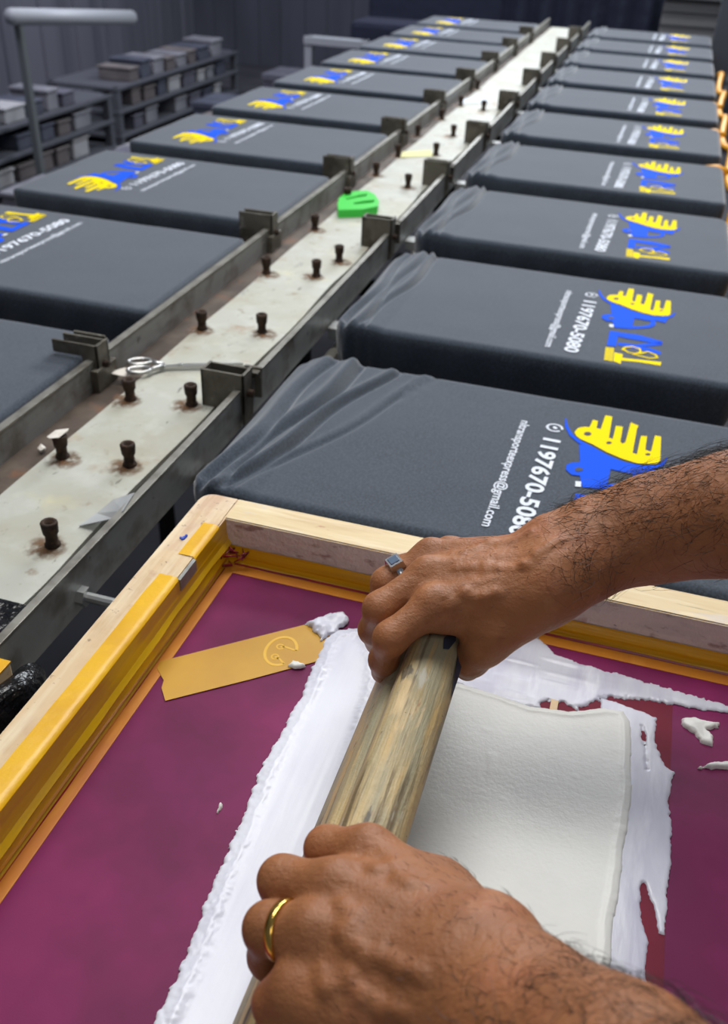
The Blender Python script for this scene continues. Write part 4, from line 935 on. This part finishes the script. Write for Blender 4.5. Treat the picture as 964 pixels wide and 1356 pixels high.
# navy cloth bales and curtain at the far end
def curtain(x0, x1, y, z0, z1, label, amp=.08):
    n = 60; rows = []
    for i in range(n):
        t = i/(n-1); x = x0+(x1-x0)*t; rows.append([(x, y+amp*math.sin(t*40)+d_, z) for d_ in (0,) for z in np.linspace(z0, z1, 6)])
    A = np.array(rows); idx = np.arange(n*6).reshape(n, 6); Fc = [(idx[i, j], idx[i+1, j], idx[i+1, j+1], idx[i, j+1]) for i in range(n-1) for j in range(5)]
    B = A.reshape(-1, 3)+np.array([0, .03, 0]); m0 = len(A.reshape(-1, 3))
    o = mesh_obj('curtain', np.vstack([A.reshape(-1, 3), B]), Fc+[tuple(i+m0 for i in f[::-1]) for f in Fc], M['navy'], None, (0, 0, 0), True, own_origin=((x0+x1)/2, y, z0)); tag(o, label, 'curtain')
curtain(-1.95, .5, 14.2, FZ, 1.2, 'dark navy curtain hanging at the far end of the table')
for i, (x, y, z, sx, sz) in enumerate([(-3.1, 13.6, FZ, 1.9, 1.5), (-3.3, 16.4, FZ, 2.6, 1.9)]):
    b = MB(); b.box(x-sx/2, x+sx/2, y-.4, y+.4, z, z+sz, .08); o = b.build('cloth_bale', M['navy'], None, (0, 0, 0), own=(x, y, z)); tag(o, ['navy cloth bale behind the far left shirts', 'taller navy cloth bale against the back wall'][i], 'bale')
# grey corrugated shutter panel and post on the right
b = MB(); b.box(.45, 1.6, 14.0, 14.1, FZ, .35)
for i in range(14): b.box(.45, 1.6, 13.96, 14.0, FZ+i*.17, FZ+i*.17+.085)
b.box(.40, 1.65, 13.9, 14.1, .02, .12, .01)
o = b.build('shutter', M['wallr'], None, (0, 0, 0), own=(1.0, 14, FZ)); tag(o, 'grey ribbed shutter panel at the upper right', 'shutter')
b = MB(); pp = at(955, 97, -.05); b.box(1.08, 1.30, 9.7, 9.9, FZ, 1.4, .01); o = b.build('post', M['rack'], None, (0, 0, 0), own=(1.19, 9.8, FZ)); tag(o, 'grey painted post at the upper right corner', 'post')

# ================================================================== light
def area(name, loc, target, sx, sy, power, col=(1, 1, 1)):
    l = bpy.data.lights.new(name, 'AREA'); l.shape = 'RECTANGLE'; l.size = sx; l.size_y = sy; l.energy = power; l.color = col
    o = bpy.data.objects.new(name, l); C.objects.link(o); o.location = loc; o.rotation_euler = (Vector(target)-Vector(loc)).to_track_quat('-Z', 'Y').to_euler(); return o
area('ceiling_tubes_front', (-.15, .42, 1.7), (.1, .12, 0), 1.5, .6, 30, (1, .985, .955))
area('fill_behind', (.9, -1.7, 1.9), (.3, -.2, 0), 1.4, .6, 7, (1, .98, .95))  # weak front fill added behind the camera for faces turned towards it
area('ceiling_tubes_mid', (0.0, 2.5, 2.0), (0, 2.0, 0), 1.8, .6, 42, (.93, .96, 1))
area('ceiling_tubes_far', (0.1, 5.4, 2.1), (0, 3.6, 0), 2.2, .8, 140, (.9, .95, 1))
area('fill_left', (-2.2, 2.0, 2.6), (-3.6, 4.6, -.5), 1.2, 1.2, 62, (.88, .9, 1))  # added fill that brightens the left background
area('fill_wall', (-2.7, 3.6, 2.0), (-3.78, 4.8, -.3), 1.6, 1.0, 38, (.9, .9, 1))  # second added fill, lifts the left panel wall
area('fill_back', (-1.4, 6.0, 2.4), (-2.0, 7.5, .3), 2.0, 1.0, 40, (.85, .9, 1))  # unseen fill added to lighten the far background
W_ = bpy.data.worlds.new('world'); bpy.context.scene.world = W_; W_.use_nodes = True
W_.node_tree.nodes['Background'].inputs['Color'].default_value = (.72, .8, 1, 1); W_.node_tree.nodes['Background'].inputs['Strength'].default_value = .13
vs_ = bpy.context.scene.view_settings; vs_.view_transform = 'Standard'; vs_.look = 'None'; vs_.exposure = 0.0; vs_.gamma = 1.0; vs_.use_curve_mapping = False
